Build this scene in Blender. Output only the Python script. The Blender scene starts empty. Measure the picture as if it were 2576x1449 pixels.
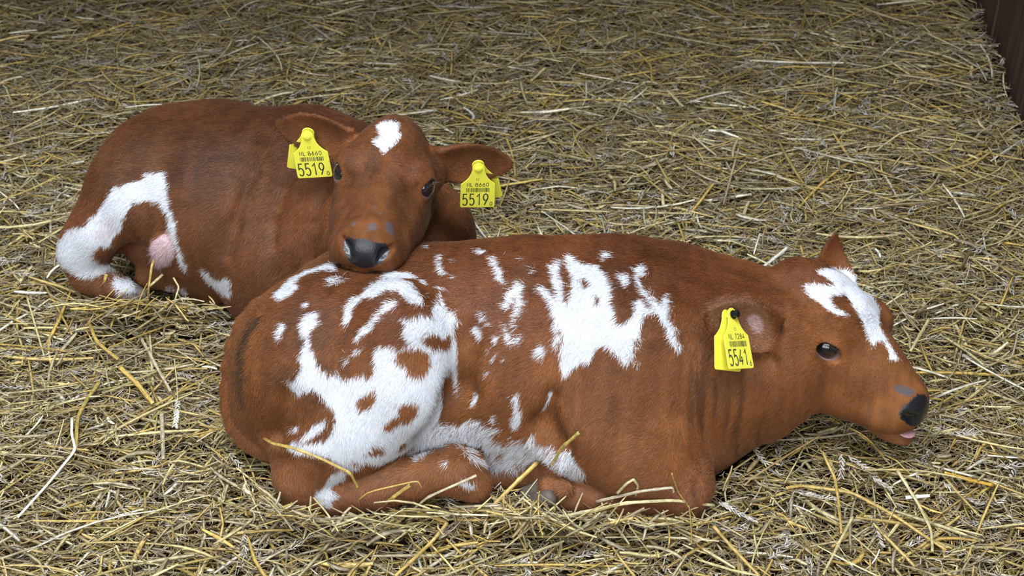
import bpy, math, random
import numpy as np
from mathutils import Matrix, Vector, Euler

SC = bpy.context.scene
COL = SC.collection
rng = np.random.default_rng(7)
random.seed(7)

# ------------------------------------------------------------------ camera
F_PX, CX, CY = 3700.0, 1288.0, 724.5
PITCH = math.radians(35.0)
CAM_H = 1.4
cp, sp = math.cos(PITCH), math.sin(PITCH)
cam = bpy.data.cameras.new('camera')
cam_o = bpy.data.objects.new('camera', cam)
COL.objects.link(cam_o)
cam_o.location = (0, 0, CAM_H)
cam_o.rotation_euler = (math.pi / 2 - PITCH, 0, 0)
cam.sensor_width = 36.0
cam.lens = F_PX / 2576.0 * 36.0
cam.clip_start = 0.05
cam.dof.use_dof = True
cam.dof.focus_distance = 2.08
cam.dof.aperture_fstop = 8.0
SC.camera = cam_o

# ------------------------------------------------------------------ light
w = bpy.data.worlds.new('barn_air')
SC.world = w
w.use_nodes = True
bg = w.node_tree.nodes['Background']
bg.inputs['Color'].default_value = (0.80, 0.90, 1.0, 1)
bg.inputs['Strength'].default_value = 0.10


def area(name, loc, target, sx, sy, power, col):
    l = bpy.data.lights.new(name, 'AREA')
    l.shape = 'RECTANGLE'
    l.size, l.size_y = sx, sy
    l.energy = power
    l.color = col
    o = bpy.data.objects.new(name, l)
    COL.objects.link(o)
    o.location = loc
    d = Vector(target) - Vector(loc)
    o.rotation_euler = d.to_track_quat('-Z', 'Y').to_euler()
    return o


# the open barn front behind the photographer, and a skylight strip overhead
area('doorway_daylight', (-0.7, -1.7, 2.0), (0.1, 1.7, 0.1), 4.2, 2.4, 112, (0.92, 0.96, 1.0))
area('roof_light_daylight', (-0.3, 0.95, 2.75), (-0.05, 1.45, 0.0), 2.6, 0.8, 124, (0.86, 0.93, 1.0))
SC.view_settings.view_transform = 'Standard'
SC.view_settings.look = 'None'
SC.view_settings.gamma = 1.0
SC.view_settings.use_curve_mapping = False
SC.view_settings.exposure = 0.12
SC.cycles.max_bounces = 6
SC.cycles.diffuse_bounces = 3
SC.cycles.glossy_bounces = 2
SC.cycles.caustics_reflective = False
SC.cycles.caustics_refractive = False


# ------------------------------------------------------------------ helpers
def P(px, py, Y):
    """the point at depth Y seen at photograph pixel (px, py)"""
    u, v = (px - CX) / F_PX, (py - CY) / F_PX
    d = np.array([u, cp - v * sp, -sp - v * cp])
    return np.array([0, 0, CAM_H]) + d * (Y / d[1])


def G(px, py, z=0.0):
    """the point at height z seen at photograph pixel (px, py)"""
    u, v = (px - CX) / F_PX, (py - CY) / F_PX
    d = np.array([u, cp - v * sp, -sp - v * cp])
    return np.array([0, 0, CAM_H]) + d * ((z - CAM_H) / d[2])


def proj(X):
    X = np.atleast_2d(X)
    zc = X[:, 1] * cp + (CAM_H - X[:, 2]) * sp
    d = (CAM_H - X[:, 2]) * cp - X[:, 1] * sp
    return np.c_[CX + F_PX * X[:, 0] / zc, CY + F_PX * d / zc]


def unit(v):
    v = np.asarray(v, float)
    return v / (np.linalg.norm(v, axis=-1, keepdims=True) + 1e-12)


def frame(fw, up):
    fw = unit(fw)
    lf = unit(np.cross(up, fw))
    return np.c_[fw, lf, np.cross(fw, lf)]


_nk = np.random.default_rng(3)
_NV = unit(_nk.normal(size=(24, 3)))
_NP = _nk.uniform(0, 6.28, 24)


def noise(p, scale, seed=0):
    """smooth pseudo noise in about -1..1"""
    r = np.zeros(len(p))
    for i in range(6):
        j = (i + seed * 5) % 24
        f = scale * (0.7 + 0.25 * i)
        r += np.sin(p @ _NV[j] * f + _NP[j] + 1.7 * np.sin(p @ _NV[(j + 7) % 24] * f * 0.8 + _NP[(j + 3) % 24]))
    return r / 3.2


def smooth01(a, b, x):
    t = np.clip((x - a) / (b - a), 0, 1)
    return t * t * (3 - 2 * t)


def link(name, data, parent=None):
    o = bpy.data.objects.new(name, data)
    COL.objects.link(o)
    if parent is not None:
        o.parent = parent
        o.matrix_parent_inverse = Matrix.Identity(4)
    return o


def np_mesh(name, V, Fc, mats, parent=None, smooth=True, origin=None, attrs=None):
    """mesh object from numpy arrays; quads or tris; world coordinates in, stored about `origin`"""
    me = bpy.data.meshes.new(name)
    V = np.asarray(V, np.float32)
    if origin is not None:
        V = V - np.asarray(origin, np.float32)
    Fc = np.asarray(Fc, np.int32)
    n, k = Fc.shape
    me.vertices.add(len(V))
    me.vertices.foreach_set('co', V.ravel())
    me.loops.add(n * k)
    me.loops.foreach_set('vertex_index', Fc.ravel())
    me.polygons.add(n)
    me.polygons.foreach_set('loop_start', np.arange(0, n * k, k, dtype=np.int32))
    me.polygons.foreach_set('use_smooth', np.full(n, smooth))
    for an, (typ, arr) in (attrs or {}).items():
        a = me.attributes.new(an, typ, 'POINT')
        key = {'FLOAT_COLOR': 'color', 'FLOAT': 'value', 'FLOAT_VECTOR': 'vector'}[typ]
        a.data.foreach_set(key, np.asarray(arr, np.float32).ravel())
    me.update(calc_edges=True)
    me.validate()
    for m in (mats if isinstance(mats, (list, tuple)) else [mats]):
        me.materials.append(m)
    o = link(name, me, parent)
    if origin is not None and parent is None:
        o.location = tuple(float(x) for x in origin)
    return o


def empty(name, loc, label, cat, group=None):
    o = bpy.data.objects.new(name, None)
    COL.objects.link(o)
    o.location = tuple(float(x) for x in loc)
    o.empty_display_size = 0.05
    tag(o, label, cat, group)
    return o


def tag(o, label=None, cat=None, group=None, kind=None):
    if label: o['label'] = label
    if cat: o['category'] = cat
    if group: o['group'] = group
    if kind: o['kind'] = kind
    return o


# ------------------------------------------------------------------ materials
def new_mat(name):
    m = bpy.data.materials.new(name)
    m.use_nodes = True
    nt = m.node_tree
    return m, nt, nt.nodes['Principled BSDF']


def flat_mat(name, col, rough=0.6, spec=0.4, coat=0.0, noise_scale=None, var=0.25, bump=0.0):
    m, nt, b = new_mat(name)
    b.inputs['Roughness'].default_value = rough
    b.inputs['Specular IOR Level'].default_value = spec
    b.inputs['Coat Weight'].default_value = coat
    b.inputs['Coat Roughness'].default_value = 0.08
    if noise_scale:
        tc = nt.nodes.new('ShaderNodeTexCoord')
        n = nt.nodes.new('ShaderNodeTexNoise')
        n.inputs['Scale'].default_value = noise_scale
        n.inputs['Detail'].default_value = 5
        nt.links.new(tc.outputs['Object'], n.inputs['Vector'])
        mx = nt.nodes.new('ShaderNodeMix'); mx.data_type = 'RGBA'
        mx.inputs['A'].default_value = (*[c * (1 - var) for c in col], 1)
        mx.inputs['B'].default_value = (*[min(1, c * (1 + var)) for c in col], 1)
        nt.links.new(n.outputs['Fac'], mx.inputs['Factor'])
        nt.links.new(mx.outputs['Result'], b.inputs['Base Color'])
        if bump:
            bp = nt.nodes.new('ShaderNodeBump')
            bp.inputs['Strength'].default_value = bump
            bp.inputs['Distance'].default_value = 0.002
            nt.links.new(n.outputs['Fac'], bp.inputs['Height'])
            nt.links.new(bp.outputs['Normal'], b.inputs['Normal'])
    else:
        b.inputs['Base Color'].default_value = (*col, 1)
    return m


def skin_mat(name):
    """calf hide: colour, wetness and bareness come from the mesh's own attributes"""
    m, nt, b = new_mat(name)
    a = nt.nodes.new('ShaderNodeAttribute'); a.attribute_name = 'coat_color'
    wv = nt.nodes.new('ShaderNodeAttribute'); wv.attribute_name = 'wet'
    tc = nt.nodes.new('ShaderNodeTexCoord')
    n = nt.nodes.new('ShaderNodeTexNoise')
    n.inputs['Scale'].default_value = 420
    n.inputs['Detail'].default_value = 3
    nt.links.new(tc.outputs['Object'], n.inputs['Vector'])
    nt.links.new(a.outputs['Color'], b.inputs['Base Color'])
    mr = nt.nodes.new('ShaderNodeMapRange')
    mr.inputs['To Min'].default_value = 0.85
    mr.inputs['To Max'].default_value = 0.29
    nt.links.new(wv.outputs['Fac'], mr.inputs['Value'])
    nt.links.new(mr.outputs['Result'], b.inputs['Roughness'])
    ms = nt.nodes.new('ShaderNodeMapRange')
    ms.inputs['To Min'].default_value = 0.05
    ms.inputs['To Max'].default_value = 0.55
    nt.links.new(wv.outputs['Fac'], ms.inputs['Value'])
    nt.links.new(ms.outputs['Result'], b.inputs['Specular IOR Level'])
    bp = nt.nodes.new('ShaderNodeBump')
    bp.inputs['Strength'].default_value = 0.35
    bp.inputs['Distance'].default_value = 0.001
    nt.links.new(n.outputs['Fac'], bp.inputs['Height'])
    nt.links.new(bp.outputs['Normal'], b.inputs['Normal'])
    return m


def fur_mat(name):
    m, nt, b = new_mat(name)
    a = nt.nodes.new('ShaderNodeAttribute'); a.attribute_name = 'hair_color'
    na = nt.nodes.new('ShaderNodeAttribute'); na.attribute_name = 'root_normal'
    g = nt.nodes.new('ShaderNodeNewGeometry')
    mx = nt.nodes.new('ShaderNodeMix'); mx.data_type = 'VECTOR'
    mx.inputs['Factor'].default_value = 0.7
    nt.links.new(g.outputs['Normal'], mx.inputs['A'])
    nt.links.new(na.outputs['Vector'], mx.inputs['B'])
    vm = nt.nodes.new('ShaderNodeVectorMath'); vm.operation = 'NORMALIZE'
    nt.links.new(mx.outputs['Result'], vm.inputs[0])
    nt.links.new(vm.outputs['Vector'], b.inputs['Normal'])
    nt.links.new(a.outputs['Color'], b.inputs['Base Color'])
    b.inputs['Roughness'].default_value = 0.5
    b.inputs['Specular IOR Level'].default_value = 0.24
    b.inputs['Sheen Weight'].default_value = 0.06
    b.inputs['Sheen Roughness'].default_value = 0.5
    return m


M_SKIN = skin_mat('calf_hide')
M_FUR = fur_mat('calf_hair')
M_EYE = flat_mat('calf_eye', (0.014, 0.011, 0.012), rough=0.08, spec=0.6, coat=1.0)
M_LASH = flat_mat('calf_lash', (0.05, 0.025, 0.015), rough=0.6)
M_TONGUE = flat_mat('calf_tongue', (0.55, 0.30, 0.33), rough=0.35, noise_scale=300, var=0.12, bump=0.3)
M_HOOF = flat_mat('calf_hoof', (0.11, 0.085, 0.07), rough=0.6, noise_scale=120, var=0.45, bump=0.5)


# ------------------------------------------------------------------ implicit-surface sculpting
class Sculpt:
    def __init__(self, lo, hi, h, fine=None, hf=None):
        ax = []
        for i in range(3):
            if fine is None:
                ax.append(np.arange(lo[i], hi[i], h))
            else:
                a, b = fine[0][i], fine[1][i]
                q = [np.arange(lo[i], a, h), np.arange(max(a, lo[i]), min(b, hi[i]), hf), np.arange(min(b, hi[i]), hi[i], h)]
                q = np.concatenate(q)
                q = q[np.r_[True, np.diff(q) > hf * 0.4]]
                ax.append(q)
        self.ax = ax
        self.F = np.full([len(a) for a in ax], 0.25, np.float32)

    def sub(self, lo, hi):
        s = []
        for i in range(3):
            a = max(0, int(np.searchsorted(self.ax[i], lo[i])) - 1)
            b = min(len(self.ax[i]), int(np.searchsorted(self.ax[i], hi[i])) + 1)
            if b - a < 2: return None, None
            s.append(slice(a, b))
        g = np.meshgrid(*[self.ax[i][s[i]].astype(np.float32) for i in range(3)], indexing='ij', sparse=True)
        return tuple(s), g

    def put(self, s, d, k, cut=False):
        A = self.F[s]
        if cut:
            d = -d
            hh = np.clip(0.5 - 0.5 * (A - d) / k, 0, 1)
            self.F[s] = A + (d - A) * hh + k * hh * (1 - hh)
        else:
            hh = np.clip(0.5 + 0.5 * (A - d) / k, 0, 1)
            self.F[s] = A + (d - A) * hh - k * hh * (1 - hh)

    def ell(self, c, r, R=None, k=0.03, cut=False):
        c = np.asarray(c, float); r = np.asarray(r, float) * np.ones(3)
        m = r.max() + k * 1.3 + 0.015
        s, g = self.sub(c - m, c + m)
        if s is None: return
        x, y, z = [g[i] - c[i] for i in range(3)]
        if R is not None:
            q = [x * R[0, j] + y * R[1, j] + z * R[2, j] for j in range(3)]
        else:
            q = [x, y, z]
        k0 = np.sqrt((q[0] / r[0]) ** 2 + (q[1] / r[1]) ** 2 + (q[2] / r[2]) ** 2) + 1e-6
        k1 = np.sqrt((q[0] / r[0] ** 2) ** 2 + (q[1] / r[1] ** 2) ** 2 + (q[2] / r[2] ** 2) ** 2) + 1e-6
        self.put(s, (k0 * (k0 - 1) / k1).astype(np.float32), k, cut)

    def cone(self, a, b, ra, rb, k=0.03, cut=False, flat=1.0, fdir=None):
        """tapered capsule; flat<1 makes it thicker along fdir"""
        a = np.asarray(a, float); b = np.asarray(b, float)
        m = max(ra, rb) / min(flat, 1) + k * 1.3 + 0.015
        s, g = self.sub(np.minimum(a, b) - m, np.maximum(a, b) + m)
        if s is None: return
        ab = b - a
        L2 = ab @ ab + 1e-12
        x, y, z = [g[i] - a[i] for i in range(3)]
        t = np.clip((x * ab[0] + y * ab[1] + z * ab[2]) / L2, 0, 1)
        x, y, z = x - t * ab[0], y - t * ab[1], z - t * ab[2]
        if fdir is not None:
            fd = unit(fdir)
            dd = (x * fd[0] + y * fd[1] + z * fd[2]) * (flat - 1)
            x, y, z = x + dd * fd[0], y + dd * fd[1], z + dd * fd[2]
        d = np.sqrt(x * x + y * y + z * z) - (ra + t * (rb - ra))
        self.put(s, d.astype(np.float32), k, cut)

    def chain(self, pts, k=0.03, cut=False, **kw):
        for (a, ra), (b, rb) in zip(pts[:-1], pts[1:]):
            self.cone(a, b, ra, rb, k, cut, **kw)

    def ear(self, B, tip, nrm, W, th=0.0035, cup=0.5, k=0.012, pointed=False):
        B = np.asarray(B, float); tip = np.asarray(tip, float)
        eu = tip - B; L = np.linalg.norm(eu); eu /= L
        ew = np.asarray(nrm, float); ew = unit(ew - (ew @ eu) * eu)
        ev = np.cross(ew, eu)
        m = W * 1.5 + 0.03
        s, g = self.sub(np.minimum(B, tip) - m, np.maximum(B, tip) + m)
        x, y, z = [g[i] - B[i] for i in range(3)]
        u = x * eu[0] + y * eu[1] + z * eu[2]
        v = x * ev[0] + y * ev[1] + z * ev[2]
        ww = x * ew[0] + y * ew[1] + z * ew[2]
        q = np.clip(u / L, 0, 1)
        hw = W * (np.clip(np.sin(np.pi * (0.15 + 0.85 * q) ** 0.95), 0, 1) ** 0.5) + 1e-4
        if pointed: hw = W * np.clip(1 - q, 0, 1) ** 0.75 + 1e-4
        w0 = cup * v * v / W * (1.25 - 0.7 * q) - 0.010 * q * q - 0.008 * np.sin(np.pi * q)
        d2 = np.maximum(np.abs(v) - hw, np.maximum(u - L, -u - 0.01)) * 0.8
        dw = np.abs(ww - w0) - th * (1.5 - 0.7 * q)
        e = 0.004
        a1, a2 = np.maximum(dw + e, 0), np.maximum(d2 + e, 0)
        d = np.minimum(np.maximum(dw + e, d2 + e), 0) + np.sqrt(a1 * a1 + a2 * a2) - e
        self.put(s, d.astype(np.float32), k)
        return dict(B=B, eu=eu, ev=ev, ew=ew, L=L, W=W)

    def mesh(self, iters=2):
        F = self.F
        S = F < 0
        c = np.zeros(tuple(n - 1 for n in F.shape), np.int8)
        offs = [(i, j, k) for i in (0, 1) for j in (0, 1) for k in (0, 1)]
        def sh(A, o): return A[tuple(slice(o[i], A.shape[i] - 1 + o[i]) for i in range(3))]
        for o in offs: c += sh(S, o)
        act = (c > 0) & (c < 8)
        I = np.argwhere(act)
        idx = np.full(act.shape, -1, np.int32)
        idx[act] = np.arange(len(I))
        acc = np.zeros((len(I), 3)); cnt = np.zeros(len(I))
        for o in offs:
            for a in range(3):
                if o[a]: continue
                o2 = list(o); o2[a] = 1
                va = F[I[:, 0] + o[0], I[:, 1] + o[1], I[:, 2] + o[2]]
                vb = F[I[:, 0] + o2[0], I[:, 1] + o2[1], I[:, 2] + o2[2]]
                x = (va < 0) != (vb < 0)
                t = va[x] / (va[x] - vb[x])
                p = np.tile(np.array(o, float), (x.sum(), 1)); p[:, a] = t
                acc[x] += p; cnt[x] += 1
        g = I + acc / cnt[:, None]
        V = np.stack([np.interp(g[:, i], np.arange(len(self.ax[i])), self.ax[i]) for i in range(3)], 1)
        Q = []
        for a in range(3):
            b, d = (a + 1) % 3, (a + 2) % 3
            s0 = [slice(None)] * 3; s1 = [slice(None)] * 3
            s0[a] = slice(0, -1); s1[a] = slice(1, None)
            A, Bv = S[tuple(s0)], S[tuple(s1)]
            E = np.argwhere(A != Bv)
            E = E[(E[:, b] > 0) & (E[:, d] > 0) & (E[:, b] < S.shape[b] - 1) & (E[:, d] < S.shape[d] - 1)]
            def cell(db, dd):
                q = E.copy(); q[:, b] += db; q[:, d] += dd
                return idx[q[:, 0], q[:, 1], q[:, 2]]
            q = np.stack([cell(-1, -1), cell(0, -1), cell(0, 0), cell(-1, 0)], 1)
            flip = ~S[E[:, 0], E[:, 1], E[:, 2]]
            q[flip] = q[flip][:, ::-1]
            Q.append(q)
        Q = np.concatenate(Q)
        e = np.concatenate([Q[:, [0, 1]], Q[:, [1, 2]], Q[:, [2, 3]], Q[:, [3, 0]]])
        deg = np.bincount(e.ravel(), minlength=len(V)).astype(float)
        deg[deg == 0] = 1
        for it in range(iters):
            N = np.stack([np.bincount(e[:, 0], V[e[:, 1], i], len(V)) + np.bincount(e[:, 1], V[e[:, 0], i], len(V)) for i in range(3)], 1) / deg[:, None]
            V = V + 0.5 * (N - V)
        fn = np.cross(V[Q[:, 2]] - V[Q[:, 0]], V[Q[:, 3]] - V[Q[:, 1]])
        n = np.zeros_like(V)
        for j in range(4):
            for i in range(3):
                n[:, i] += np.bincount(Q[:, j], fn[:, i], len(V))
        return V, Q, unit(n)

    def dist(self, p):
        """interpolated distance (large outside the grid)"""
        ok = np.ones(len(p), bool)
        I, T = [], []
        for i in range(3):
            j = np.searchsorted(self.ax[i], p[:, i])
            ok &= (j > 0) & (j < len(self.ax[i]))
            j = np.clip(j, 1, len(self.ax[i]) - 1)
            I.append(j)
            T.append((p[:, i] - self.ax[i][j - 1]) / (self.ax[i][j] - self.ax[i][j - 1]))
        d = np.zeros(len(p))
        for o in range(8):
            b = [(o >> i) & 1 for i in range(3)]
            wt = np.ones(len(p))
            for i in range(3): wt = wt * (T[i] if b[i] else 1 - T[i])
            d += wt * self.F[I[0] - 1 + b[0], I[1] - 1 + b[1], I[2] - 1 + b[2]]
        d[~ok] = 0.25
        return d

    def hit(self, px, py, lift=0.0):
        """first point of the surface seen at a photograph pixel"""
        o = np.array([0, 0, CAM_H]); d = unit(P(px, py, 1.0) - o)
        ts = np.arange(1.6, 3.0, 0.002)
        return o + d * ts[int(np.argmax(self.dist(o + d * ts[:, None]) < lift))], d

    def carve(self, other, gap):
        """press this shape in where another one lies against it"""
        for i in range(len(self.ax[0])):
            m = np.argwhere(self.F[i] < 0.02)
            if not len(m): continue
            p = np.stack([np.full(len(m), self.ax[0][i]), self.ax[1][m[:, 0]], self.ax[2][m[:, 1]]], 1)
            d = gap - other.dist(p)
            self.F[i, m[:, 0], m[:, 1]] = np.maximum(self.F[i, m[:, 0], m[:, 1]], d)


def head_sculpt(S, t, R, sc, eye, lid_open=0.012, wide=1.0, deep=0.0, es=1.0):
    """calf head; local x = towards the nose, y = calf's left, z = up"""
    t = np.asarray(t, float)
    W = lambda *c: t + R @ (np.array(c, float) * sc)
    def E(c, r, k=0.02, cut=False, rot=None):
        S.ell(W(*c), np.array(r) * sc, R if rot is None else R @ rot, k * sc, cut)
    def C(a, b, ra, rb, k=0.02, cut=False, **kw):
        S.cone(W(*a), W(*b), ra * sc, rb * sc, k * sc, cut, **kw)
    E((-0.040, 0, 0.000), (0.075, 0.062, 0.060))
    E((-0.030, 0, 0.022), (0.060, 0.052, 0.040))
    E((-0.083, 0, 0.032), (0.035, 0.038, 0.036))
    E((-0.050, 0, 0.030), (0.045, 0.045, 0.040))
    for y in (-1, 1):
        E((eye[0] - 0.010, y * 0.043, eye[2] + 0.014), (0.036, 0.024, 0.022), 0.018)
        E((-0.015, y * 0.038, -0.052 - deep), (0.066, 0.032, 0.048), 0.022)
        E((0.045, y * 0.034 * wide, -0.062 - deep), (0.055, 0.022, 0.034), 0.025)
        C((0.01, y * 0.048, -0.012), (0.075, y * 0.030, -0.040), 0.016, 0.012, 0.025)
        C((-0.04, y * 0.055, 0.0), (-0.080, y * 0.064, 0.010), 0.026, 0.021, 0.02)
    C((0.015, 0, -0.028), (0.112, 0, -0.062), 0.054, 0.038, 0.02)
    C((0.010, 0, 0.018), (0.120, 0, -0.038), 0.034, 0.023, 0.025)
    E((0.122, 0, -0.062), (0.036, 0.040, 0.031), 0.02)
    for y in (-1, 1):
        E((0.100, y * 0.019 * wide, -0.078), (0.040, 0.031, 0.024), 0.018)
    C((-0.040, 0, -0.078 - deep), (0.112, 0, -0.101), 0.040, 0.019, 0.02)
    E((0.122, 0, -0.101), (0.026, 0.024, 0.014), 0.012)
    # mouth slit
    for y in (-1, 1):
        S.chain([(W(0.078, y * 0.042, -0.104), 0.002), (W(0.105, y * 0.040, -0.097), 0.0032), (W(0.132, y * 0.031, -0.091), 0.0032), (W(0.152, y * 0.008, -0.089), 0.003)], 0.006, True)
        # nostril
        a = unit([0.55, y * 0.75, 0.35])
        S.chain([(W(0.1555, y * 0.018, -0.068), 0.0035 * sc), (W(0.150, y * 0.026, -0.056), 0.0082 * sc), (W(0.140, y * 0.033, -0.051), 0.0055 * sc)], 0.004, True)
        # eye: bulge of the lids, then an almond opening facing out and forward
        ex, ey, ez = eye
        o = unit([0.50, y * 0.86, 0.10])
        fwd = unit(np.array([0.86, -y * 0.50, -0.20]) - o * (o @ np.array([0.86, -y * 0.50, -0.20])))
        rot = np.c_[fwd, o, np.cross(fwd, o)]
        c = np.array([ex, y * ey, ez])
        E(c - o * 0.003, (0.0225 * es, 0.0195 * es, 0.0195 * es), 0.010, False, rot)
        E(c + o * 0.0165 * es, (0.0185 * es, 0.0140 * es, lid_open), 0.003, True, rot)
    return W


def sph(c, r, nu=24, nv=16, sc=(1, 1, 1), R=None):
    th = np.linspace(0, np.pi, nv + 1)[:, None]
    ph = np.linspace(0, 2 * np.pi, nu, endpoint=False)[None]
    V = np.stack([np.sin(th) * np.cos(ph), np.sin(th) * np.sin(ph), np.cos(th) * np.ones_like(ph)], -1).reshape(-1, 3)
    V = V * r * np.array(sc)
    if R is not None: V = V @ R.T
    V = V + np.asarray(c)
    i, j = np.meshgrid(np.arange(nv), np.arange(nu), indexing='ij')
    a = i * nu + j; b = i * nu + (j + 1) % nu
    Fc = np.stack([a, a + nu, b + nu, b], -1).reshape(-1, 4)
    return V, Fc


def inside(poly, p):
    poly = np.asarray(poly, float)
    x, y = p[:, 0], p[:, 1]
    r = np.zeros(len(p), bool)
    lo, hi = poly.min(0), poly.max(0)
    m = (x >= lo[0]) & (x <= hi[0]) & (y >= lo[1]) & (y <= hi[1])
    xs, ys = x[m], y[m]
    rr = np.zeros(len(xs), bool)
    for i in range(len(poly)):
        x1, y1 = poly[i]; x2, y2 = poly[(i + 1) % len(poly)]
        c = (y1 > ys) != (y2 > ys)
        rr ^= c & (xs < (x2 - x1) * (ys - y1) / (y2 - y1 + 1e-12) + x1)
    r[m] = rr
    return r



# ------------------------------------------------------------------ coat markings (traced on the visible side of each calf)
def cv(ox, oy, s, *polys):
    return [np.array(q, float) / s + np.array([ox, oy]) for q in polys]


def rounded(polys):
    out = []
    for q in polys:
        for _ in range(3):
            n = np.roll(q, -1, 0)
            q = np.stack([0.75 * q + 0.25 * n, 0.25 * q + 0.75 * n], 1).reshape(-1, 2)
        out.append(q)
    return out


F_WHITE = cv(560, 600, 2.0697,
    [(290,290),(330,250),(380,205),(450,175),(520,155),(575,135),(610,140),(625,165),(600,175),(560,165),(500,178),(440,200),(400,235),(435,238),(400,270),(365,300),(335,320)],
    [(560,240),(580,205),(625,195),(620,215),(590,235)],
    [(865,155),(930,175),(1000,170),(1040,195),(1045,215),(990,210),(960,225),(1010,255),(1040,290),(1050,325),(1000,335),(960,300),(930,275),(880,285),(830,295),(770,295),(720,320),(700,360),(690,400),(655,440),(645,420),(660,380),(665,340),(690,315),(740,290),(780,255),(830,225),(860,200)],
    [(705,500),(720,470),(770,440),(830,400),(850,370),(870,330),(915,325),(930,335),(890,360),(860,385),(850,420),(800,455),(760,490),(715,515)],
    [(440,340),(455,325),(478,325),(465,345),(445,352)],
    [(305,470),(320,445),(352,430),(345,470),(325,515),(308,530)],
    [(430,490),(425,440),(450,400),(490,370),(525,380),(515,410),(535,430),(500,455),(472,490),(480,560),(500,640),(540,690),(600,680),(630,710),(700,705),(745,690),(765,720),(800,690),(805,640),(800,590),(810,560),(850,545),(910,545),(920,580),(950,545),(1000,540),(960,500),(950,470),(965,435),(940,405),(1000,395),(1060,380),(1095,400),(1085,360),(1120,340),(1150,305),(1170,340),(1190,380),(1225,370),(1220,420),(1200,440),(1222,560),(1218,640),(1240,740),(1255,830),(1235,780),(1205,690),(1180,650),(1175,690),(1150,700),(1140,760),(1152,850),(1130,940),(1080,1000),(1000,1050),(950,1100),(880,1140),(800,1165),(740,1150),(700,1180),(650,1200),(600,1160),(540,1110),(470,1100),(390,1095),(350,1060),(380,1040),(450,1045),(550,1030),(572,990),(590,920),(585,880),(560,850),(520,810),(500,775),(420,770),(385,800),(350,740),(345,710),(385,735),(395,690),(420,650),(410,600),(440,560),(455,510)],
    [(400,1030),(450,990),(480,950),(540,920),(545,950),(500,1000),(440,1030)], [(360,1000),(385,970),(410,958),(395,985),(365,1003)],
    [(645,625),(655,598),(672,605),(668,635),(652,640)], [(690,595),(710,560),(725,555),(740,570),(720,580),(705,600)],
    [(640,1195),(600,1190),(560,1220),(540,1270),(490,1300),(455,1335),(480,1365),(510,1400),(540,1400),(560,1360),(575,1310),(560,1290),(600,1260),(640,1240)],
    [(1000,1135),(1060,1105),(1120,1090),(1090,1115),(1060,1150),(1010,1170)], [(1225,1240),(1260,1230),(1320,1260),(1290,1280),(1240,1260)], [(1155,1160),(1180,1150),(1195,1165),(1165,1172)],
    [(1135,265),(1165,268),(1190,290),(1165,285)], [(1060,220),(1080,215),(1085,250),(1068,255)])
F_HOLES = cv(560, 600, 2.0697,
    [(890,620),(940,560),(1000,545),(1060,570),(1075,630),(1050,690),(1020,715),(970,690),(950,640)],
    [(1050,490),(1100,470),(1150,490),(1190,480),(1190,530),(1150,560),(1090,555),(1060,530)],
    [(710,820),(750,780),(800,765),(810,820),(780,870),(740,890),(715,865)],
    [(835,960),(880,915),(930,900),(920,850),(960,835),(1025,840),(1020,890),(980,940),(930,945),(890,975),(850,980)],
    [(735,1100),(770,1075),(830,1065),(845,1095),(790,1110)],
    [(920,1080),(930,1055),(975,1035),(960,1065),(925,1088)], [(640,1150),(690,1140),(720,1150),(690,1165)])
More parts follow.
